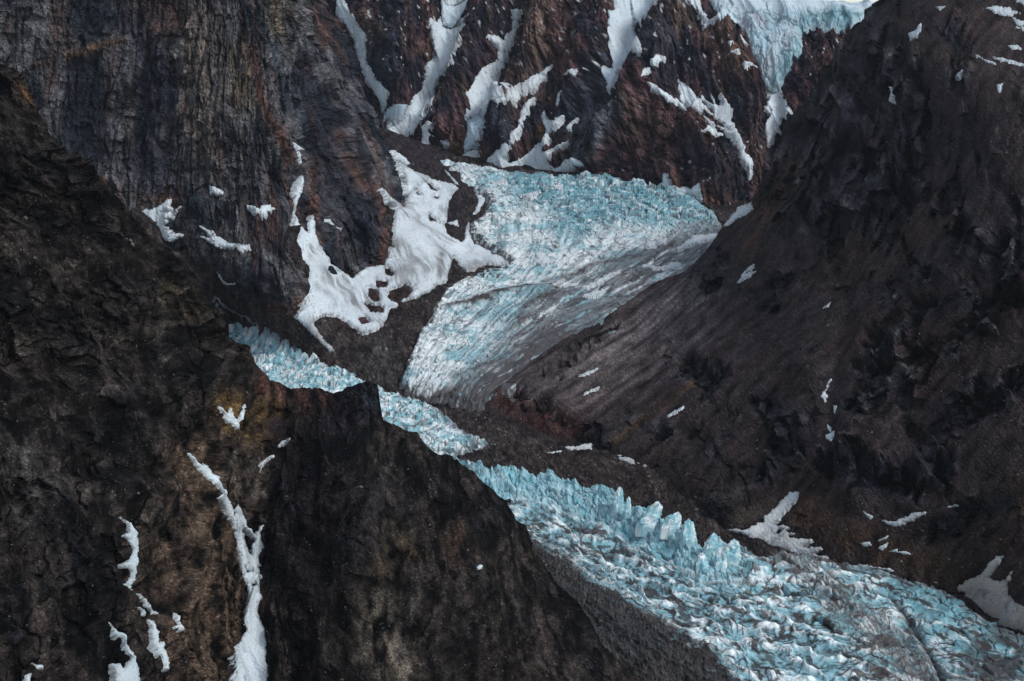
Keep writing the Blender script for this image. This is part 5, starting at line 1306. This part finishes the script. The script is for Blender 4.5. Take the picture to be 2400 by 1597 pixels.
def snow_build(s, i):
    size = max(np.ptp(np.array([p for a in s['adds'] for p in a])[:, 0]), np.ptp(np.array([p for a in s['adds'] for p in a])[:, 1]))
    step = 2.0 if size > 150 else 1.5 if size > 60 else 1.1
    U, V = overlay_grid(s['adds'], step, step)
    near_frame = (U > -60) & (U < 2460) & (V > -60) & (V < 1660)
    u, v = U.ravel(), V.ravel()
    sd = region_sdf(u, v, s['adds'], s['holes'])
    b = s['base']
    tu, tv = u, v                                    # find the spot of the ribbed landform that is seen in this direction
    for _k in range(4):
        P, N = b.frame(u, v)
        S, T = b.st(u, v, P)
        hl = b.large(u, v, S, T)
        if _k < 3:
            fu, fv = project(P + N * np.reshape(hl, (-1, 1)))
            u = u + np.clip(tu - fu, -30, 30) * 0.8; v = v + np.clip(tv - fv, -30, 30) * 0.8
    fine_h = b.fine(u, v, S, T)
    u, v = tu, tv
    amp = min(1.0, size / 60.0) * s['rag']
    sd = sd + amp * (3.2 * fbm(u / 13, v / 13, 3, 1200 + i) + 1.6 * fbm(u / 4.5, v / 4.5, 2, 1300 + i))
    cov = sstep(2.0, 9.0, sd)
    h = hl + fine_h * (1 - DAMP) * (0.1 + 0.9 * (1 - cov))
    k = 0.9 if isinstance(b, Raised) else 1.1
    lift = {id(BW): 6.5, id(BT): 3.0, id(APRON): 5.0, id(RS): 2.2, id(FG): 2.2}.get(id(b), 0.8)
    off = np.where(sd > 0, s['thick'] * 0.5 * (1 - np.exp(-sd * k * 0.4 / s['thick'])) + lift * sstep(-4, 4, sd), lift * sstep(-4, 4, sd) + sd * 2.5)
    off = off + 0.8 * fbm(u / 6.0, v / 4.5, 2, 1850 + i) * sstep(0, 6, sd)
    X = P + N * (h + off)[:, None]
    nz = fbm(u / 70, v / 60, 2, 1450 + i)
    n1 = fbm(T / 8 + 1.2 * nz, S / 130, 4, 1400 + i, 0.7); n2 = fbm(T / 30, S / 60, 3, 1500 + i); n3 = fbm(S / 5, T / 5, 2, 1600 + i)
    col = np.broadcast_to(SNOW_CLEAN, X.shape).copy()
    col = mix(col, SNOW_TAN, s['tan'] * sstep(-0.7, 0.4, n2 + 0.2))
    col = mix(col, SNOW_ICY_SHADE, np.clip(s['ice'] * (1.0 + 0.9 * n1 + 0.5 * n2), 0, 1))  # icy blue; on near hillside patches it stands for shade
    col = mix(col, SNOW_DIRT, np.clip(s['dirt'] * (1.15 * sstep(-0.1, 0.9, 0.7 * n1 + 0.6 * n2 + 0.5 * nz) * sstep(-0.5, 0.3, nz) + 0.05), 0, 0.85))
    if s['smudge']:
        k2 = np.clip(strokes(u, v, s['smudge']), 0, 1.2) * np.clip(0.55 + 0.9 * fbm(T / 6, S / 90, 3, 1460 + i, 0.65), 0, 1)
        col = mix(col, SNOW_DIRT * 0.75, np.clip(k2, 0, 0.9))
    rim = sstep(8, 0, sd) * sstep(-0.3, 0.6, n3 + 0.2)
    col = mix(col, SNOW_DIRT * 0.7, 0.55 * rim)
    spk = sstep(0.8, 1.0, fbm(u / 4.5, v / 3.2, 3, 1700 + i) + 0.12 * s['dirt'] + 0.35 * fbm(u / 50, v / 40, 2, 1750 + i) + 0.55 * sstep(9, 0, sd))
    col = mix(col, (0.10, 0.085, 0.08), 0.7 * spk)
    cups = fbm(u / 5.5, v / 4.0, 3, 1800 + i, 0.6)
    col = col * (1 + 0.06 * n3 + 0.09 * n2 + 0.10 * cups)[:, None] * s['tone']
    sh = U.shape
    ob = mesh_from_mask("snow_patch", X.reshape(sh + (3,)), ((sd > -2.5).reshape(sh)) & near_frame, col.reshape(sh + (3,)), np.stack([S, T], -1).reshape(sh + (2,)), M_SNOW, True)
    tag(ob, s['label'], "snow patch", s['group'])
    return ob

# ------------------------------------------------------------------ hanging glacier and little ice patch on the skyline
HG_POLY = K('c20', [(190, -40), (240, 60), (262, 120), (235, 150), (250, 195), (270, 205), (320, 172), (400, 190), (440, 240), (470, 330), (520, 400), (570, 490), (630, 548), (670, 548), (692, 500), (760, 450), (832, 380), (815, 260), (840, 210), (900, 190), (980, 205), (1060, 212), (1140, 182), (1152, 214), (1215, 165), (1290, 90), (1370, 10), (1400, -20), (1330, 8), (1200, 10), (1060, 5), (940, -14), (700, -60)])
HG_POLY2 = K('c10', [(700, -40), (880, -40), (800, 75), (760, 105), (715, 95)])


def hang_build(name, poly, thick, seed, parent):
    U, V = overlay_grid([poly], 1.7, 1.4)
    sd = poly_sdf(U, V, poly) + 2.0 * fbm(U / 10, V / 10, 3, seed)
    keep = (sd > -2) & (V > interp_line(BW_TOP)(U) - 1)
    P, N = BW.frame(U.ravel(), V.ravel())
    S, T = bw_st(U.ravel(), V.ravel(), P)
    big = BW.large(U.ravel(), V.ravel(), S, T).reshape(U.shape)
    P = P.reshape(U.shape + (3,)); N = N.reshape(U.shape + (3,))
    x, z = P[..., 0], P[..., 2]
    smooth = sstep(150 / 2.941, 60 / 2.941, V)               # snow dome above, broken ice below
    top, cleft, c, e = seracs(x, z * 1.3, 34.0, seed + 3, 0.5, 0.12)
    fl = fbm(x / 90, z / 120, 3, seed + 5)
    flow = perlin(x / 16 + 1.5 * fl, z / 130, seed + 7)
    h = (1 - smooth) * (9 * top - 6 * cleft + 5 * flow) + 2 * fl
    front = sstep(26, 0, sd) * sstep(90 / 2.941, 160 / 2.941, V)
    off = np.where(sd > 0, thick * (1 - np.exp(-sd * 2.2 / thick)) + 2, 2 + sd * 3)
    X = P + N * (np.where(big < 0, big * 0.7, big) + h * sstep(0, 8, sd) + off)[..., None]
    f2 = fbm(x / 14, z / 18, 4, seed + 11, 0.6)
    col = mix(np.broadcast_to(np.array((0.33, 0.47, 0.54)), X.shape), (0.50, 0.63, 0.69), sstep(-0.4, 0.4, fl + f2 * 0.5))
    col = mix(col, (0.58, 0.68, 0.74), smooth * 0.8)
    rightb = sstep(-10, 22, poly_sdf(U, V, K('c20', [(810, 110), (1290, 70), (1150, 215), (840, 210), (830, 380), (670, 560), (600, 520), (700, 400), (800, 250)])))
    col = mix(col, ICE_BLUE * 0.9, 0.85 * rightb * sstep(-0.6, 0.2, f2 + 0.3))
    col = mix(col, ICE_DEEP, 0.8 * rightb * sstep(0.1, 0.5, f2 + 0.3 * flow))
    grey = (1 - smooth) * sstep(-0.1, 0.5, fbm(x / 34, z / 60, 3, seed + 13)) * (1 - rightb)
    col = mix(col, (0.27, 0.28, 0.32), 0.6 * grey)
    lines = sstep(0.12, 0.02, np.abs(perlin(x / 22 + 2 * fl, z / 60 + fl, seed + 15))) * (1 - 0.6 * smooth)
    col = mix(col, (0.16, 0.17, 0.20), 0.55 * lines)
    col = col * (1 + 0.08 * f2)[..., None]
    return mesh_from_mask(name, X, keep, col, np.stack([z, x], -1), M_ICE, False, parent)

# ------------------------------------------------------------------ seracs standing out of the broken tongue, loose stones
def serac_block(u0, v0, ut, vt_, w, seed, parent, depth=0.6, lean=0.0, blunt=0.5):
    """one fin or block of ice: rooted at photo direction (u0, v0), tip at (ut, vt_), w photo pixels wide at the root"""
    r = np.random.RandomState(seed)
    d = float(LG.depth(np.array([u0]), np.array([v0]))[0]) - 4.0
    B = unproj(u0, v0, d)
    Tp = unproj(ut, vt_, d + 6.0)
    m = d / FOC
    W = w * m * 0.5
    nr, na = 11, 16
    ang = np.linspace(0, 2 * np.pi, na, endpoint=False)
    ca, sa = np.cos(ang), np.sin(ang)
    sq = 1.0 / np.maximum(np.abs(ca) ** 3 + np.abs(sa) ** 3, 1e-6) ** (1 / 3.0)
    ring = sq * (1 + 0.22 * (r.rand(na) - 0.5))
    pts = []
    for k in range(nr + 1):
        t = k / nr
        c = B + (Tp - B) * t
        wid = W * ((1 - t) ** 0.8 * (1 - blunt) + blunt * (1 - t ** 6)) + 0.15
        skew = lean * W * t
        px = c[0] + ring * ca * wid + skew + 0.06 * W * r.randn(na)
        py = c[1] + ring * sa * wid * depth + 0.05 * W * r.randn(na)
        pz = c[2] + 0.12 * W * r.randn(na) * (1 if 0 < k < nr else 0.3) - (14.0 if k == 0 else 0)
        pts.append(np.stack([px, py, pz], -1))
    P = np.vstack(pts + [np.array([[Tp[0] + lean * W, Tp[1], Tp[2] + 0.4]])])
    q = []
    for k in range(nr):
        for a in range(na):
            b = (a + 1) % na
            q.append((k * na + a, k * na + b, (k + 1) * na + b, (k + 1) * na + a))
    top = (nr + 1) * na
    for a in range(0, na, 2):
        q.append((nr * na + a, nr * na + (a + 1) % na, nr * na + (a + 2) % na, top))
    f = fbm((P[:, 0] + 0.3 * P[:, 1]) / 5.0, P[:, 2] / 40.0, 3, seed)
    f2 = fbm(P[:, 0] / 12.0 + 9, P[:, 2] / 18.0, 3, seed + 4)
    col = mix(np.broadcast_to(ICE_PALE * 1.05, P.shape), ICE_WHITE, sstep(-0.3, 0.5, f2))
    col = mix(col, (0.10, 0.42, 0.52), 0.7 * sstep(0.2, 0.6, f))
    col = mix(col, DEBRIS * 2.0, 0.6 * sstep(0.35, 0.7, -f))
    return new_mesh_object("serac", P, np.array(q), col, P[:, [2, 0]], M_ICE, False, parent)


SERACS = [  # root, tip and width, read in enlargement D
    ((1270, 520), (1285, 352), 90, 0.25), ((1350, 570), (1362, 432), 62, 0.1), ((1500, 680), (1568, 472), 190, 0.35), ((1690, 700), (1745, 558), 150, 0.25),
    ((1850, 800), (1850, 612), 130, 0.0), 
    ((2040, 880), (2060, 735), 150, 0.1), ((2200, 930), (2220, 776), 150, 0.0), ((1960, 1000), (1960, 890), 110, 0.0), ((2120, 980), (2110, 850), 110, 0.0)]


def stones(name, p, n, poly, seed, size, col0, col1, label, dens=None):
    r = np.random.RandomState(seed)
    q = np.array(poly)
    u = r.uniform(q[:, 0].min(), q[:, 0].max(), n * 3); v = r.uniform(q[:, 1].min(), q[:, 1].max(), n * 3)
    m = poly_sdf(u, v, poly) > 0
    cl = fbm(u / 60, v / 45, 3, seed + 1)
    m &= r.rand(len(u)) < np.clip(0.25 + 1.3 * cl, 0.03, 1)
    m &= p.snow_cover(u, v) < -2
    u, v = u[m][:n], v[m][:n]
    P, N = p.frame(u, v)
    S, T = p.st(u, v, P)
    X = P + N * (p.large(u, v, S, T) + p.fine(u, v, S, T))[:, None]
    k = len(u)
    s = size * np.exp(0.5 * r.randn(k))
    base = np.array([(1, 0, 0), (0, 1, 0), (-1, 0, 0), (0, -1, 0), (0, 0, 1), (0.3, 0.2, -1)], float)
    V = base[None] * (0.6 + 0.8 * r.rand(k, 6, 1)) * s[:, None, None] * (0.7 + 0.6 * r.rand(k, 1, 3)) + X[:, None]
    tri = np.array([(0, 1, 4, 4), (1, 2, 4, 4), (2, 3, 4, 4), (3, 0, 4, 4), (1, 0, 5, 5), (2, 1, 5, 5), (3, 2, 5, 5), (0, 3, 5, 5)])[:, :3]
    F = (tri[None] + 6 * np.arange(k)[:, None, None]).reshape(-1, 3)
    me = bpy.data.meshes.new(name)
    me.from_pydata(V.reshape(-1, 3).tolist(), [], F.tolist())
    a = me.attributes.new("Col", 'FLOAT_COLOR', 'POINT')
    c = np.ones((k, 6, 4), np.float32)
    c[..., :3] = mix(np.array(col0), np.array(col1), r.rand(k) ** 2.2)[:, None]
    a.data.foreach_set("color", c.ravel())
    b = me.attributes.new("st", 'FLOAT_VECTOR', 'POINT')
    me.materials.append(M_STONE)
    ob = bpy.data.objects.new(name, me)
    SC.collection.objects.link(ob)
    tag(ob, label, "stones", kind='stuff')
    return ob

# ------------------------------------------------------------------ thin haze in the valley air
def build_haze(density):
    me = bpy.data.meshes.new("haze")
    x0, x1, y0, y1, z0, z1 = -5200.0, 5200.0, -60.0, 9600.0, -1250.0, 760.0
    me.from_pydata([(x0, y0, z0), (x1, y0, z0), (x1, y1, z0), (x0, y1, z0), (x0, y0, z1), (x1, y0, z1), (x1, y1, z1), (x0, y1, z1)], [],
                   [(0, 3, 2, 1), (4, 5, 6, 7), (0, 1, 5, 4), (1, 2, 6, 5), (2, 3, 7, 6), (3, 0, 4, 7)])
    m = bpy.data.materials.new("valley_air")
    m.use_nodes = True
    m.node_tree.nodes.clear()
    out = m.node_tree.nodes.new("ShaderNodeOutputMaterial")
    pv = m.node_tree.nodes.new("ShaderNodeVolumePrincipled")
    pv.inputs['Color'].default_value = (0.78, 0.88, 1.0, 1)
    pv.inputs['Density'].default_value = density
    pv.inputs['Anisotropy'].default_value = 0.2
    m.node_tree.links.new(pv.outputs[0], out.inputs['Volume'])
    me.materials.append(m)
    ob = bpy.data.objects.new("haze", me)
    SC.collection.objects.link(ob)
    tag(ob, "thin blue haze in the valley air", kind='stuff')

# ------------------------------------------------------------------ build: setting first, then ice, snow and stones
def build_terrain():
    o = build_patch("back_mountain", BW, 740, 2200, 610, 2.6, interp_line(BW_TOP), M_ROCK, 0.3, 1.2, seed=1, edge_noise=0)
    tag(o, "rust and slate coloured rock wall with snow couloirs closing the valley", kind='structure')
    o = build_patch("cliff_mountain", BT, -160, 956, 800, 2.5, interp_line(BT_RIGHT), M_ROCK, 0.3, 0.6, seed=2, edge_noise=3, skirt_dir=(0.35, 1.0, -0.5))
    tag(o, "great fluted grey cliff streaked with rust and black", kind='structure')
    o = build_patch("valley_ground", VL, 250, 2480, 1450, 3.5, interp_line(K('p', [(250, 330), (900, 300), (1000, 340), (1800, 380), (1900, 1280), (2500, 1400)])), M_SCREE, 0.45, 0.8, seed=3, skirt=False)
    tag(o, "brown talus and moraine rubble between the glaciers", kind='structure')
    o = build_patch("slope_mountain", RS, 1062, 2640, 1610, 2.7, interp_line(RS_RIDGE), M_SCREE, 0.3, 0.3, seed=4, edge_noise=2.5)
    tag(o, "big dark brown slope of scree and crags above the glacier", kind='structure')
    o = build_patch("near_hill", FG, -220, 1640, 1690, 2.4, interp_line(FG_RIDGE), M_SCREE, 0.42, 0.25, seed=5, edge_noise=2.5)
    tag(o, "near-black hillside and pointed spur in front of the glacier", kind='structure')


build_terrain()
GL = glacier_root("glacier", (0, 0, 0))
tag(GL, "long valley glacier of broken blue-white ice winding past the dark spur", "glacier")
arm_build(GL)
lg_build(GL)
GL2 = glacier_root("glacier", (0, 0, 0))
tag(GL2, "steep tributary glacier spilling from the cirque between snow apron and brown slope", "glacier")
ugl_build(GL2)
HG = glacier_root("hanging_glacier", (0, 0, 0))
tag(HG, "hanging glacier with a blue overhanging front on the skyline of the back wall", "glacier")
hang_build("ice_front", HG_POLY, 26.0, 1101, HG)
HG2 = glacier_root("ice_patch", (0, 0, 0))
tag(HG2, "little blue hanging ice patch above the widest snow couloir", "glacier")
hang_build("ice_front", HG_POLY2, 14.0, 1151, HG2)
for _i, _s in enumerate(SNOWS):
    snow_build(_s, _i)
for _i, (_a, _b, _w, _l) in enumerate(SERACS):
    (_u0, _v0), (_u1, _v1) = K('D', [_a])[0], K('D', [_b])[0]
    serac_block(_u0, _v0, _u1, _v1, _w / 3.466, 2000 + _i, GL, lean=_l)
stones("rubble", FG, 11000, K('p', [(-20, 300), (330, 560), (560, 900), (690, 930), (860, 920), (900, 1010), (1110, 1130), (1230, 1280), (1560, 1620), (-20, 1620)]), 31, 0.55, (0.03, 0.026, 0.023), (0.15, 0.135, 0.12), "pale stones scattered over the near dark hillside and spur")
stones("rubble", RS, 7000, K('p', [(1120, 970), (1330, 810), (1640, 650), (1800, 500), (2100, 300), (2420, 300), (2420, 1450), (2100, 1340), (1700, 1220), (1480, 1070), (1250, 1000)]), 32, 0.75, (0.035, 0.03, 0.028), (0.18, 0.165, 0.155), "pale stones scattered over the big brown slope")
stones("rubble", VL, 5000, K('p', [(470, 640), (690, 760), (860, 730), (980, 690), (1060, 420), (1100, 560), (940, 860), (930, 930), (1150, 960), (1480, 1080), (1700, 1240), (1500, 1180), (1130, 1070), (830, 880), (560, 740)]), 33, 0.8, (0.06, 0.052, 0.048), (0.30, 0.28, 0.26), "stones strewn over talus and moraine between the glaciers")
build_haze(4.5e-6)
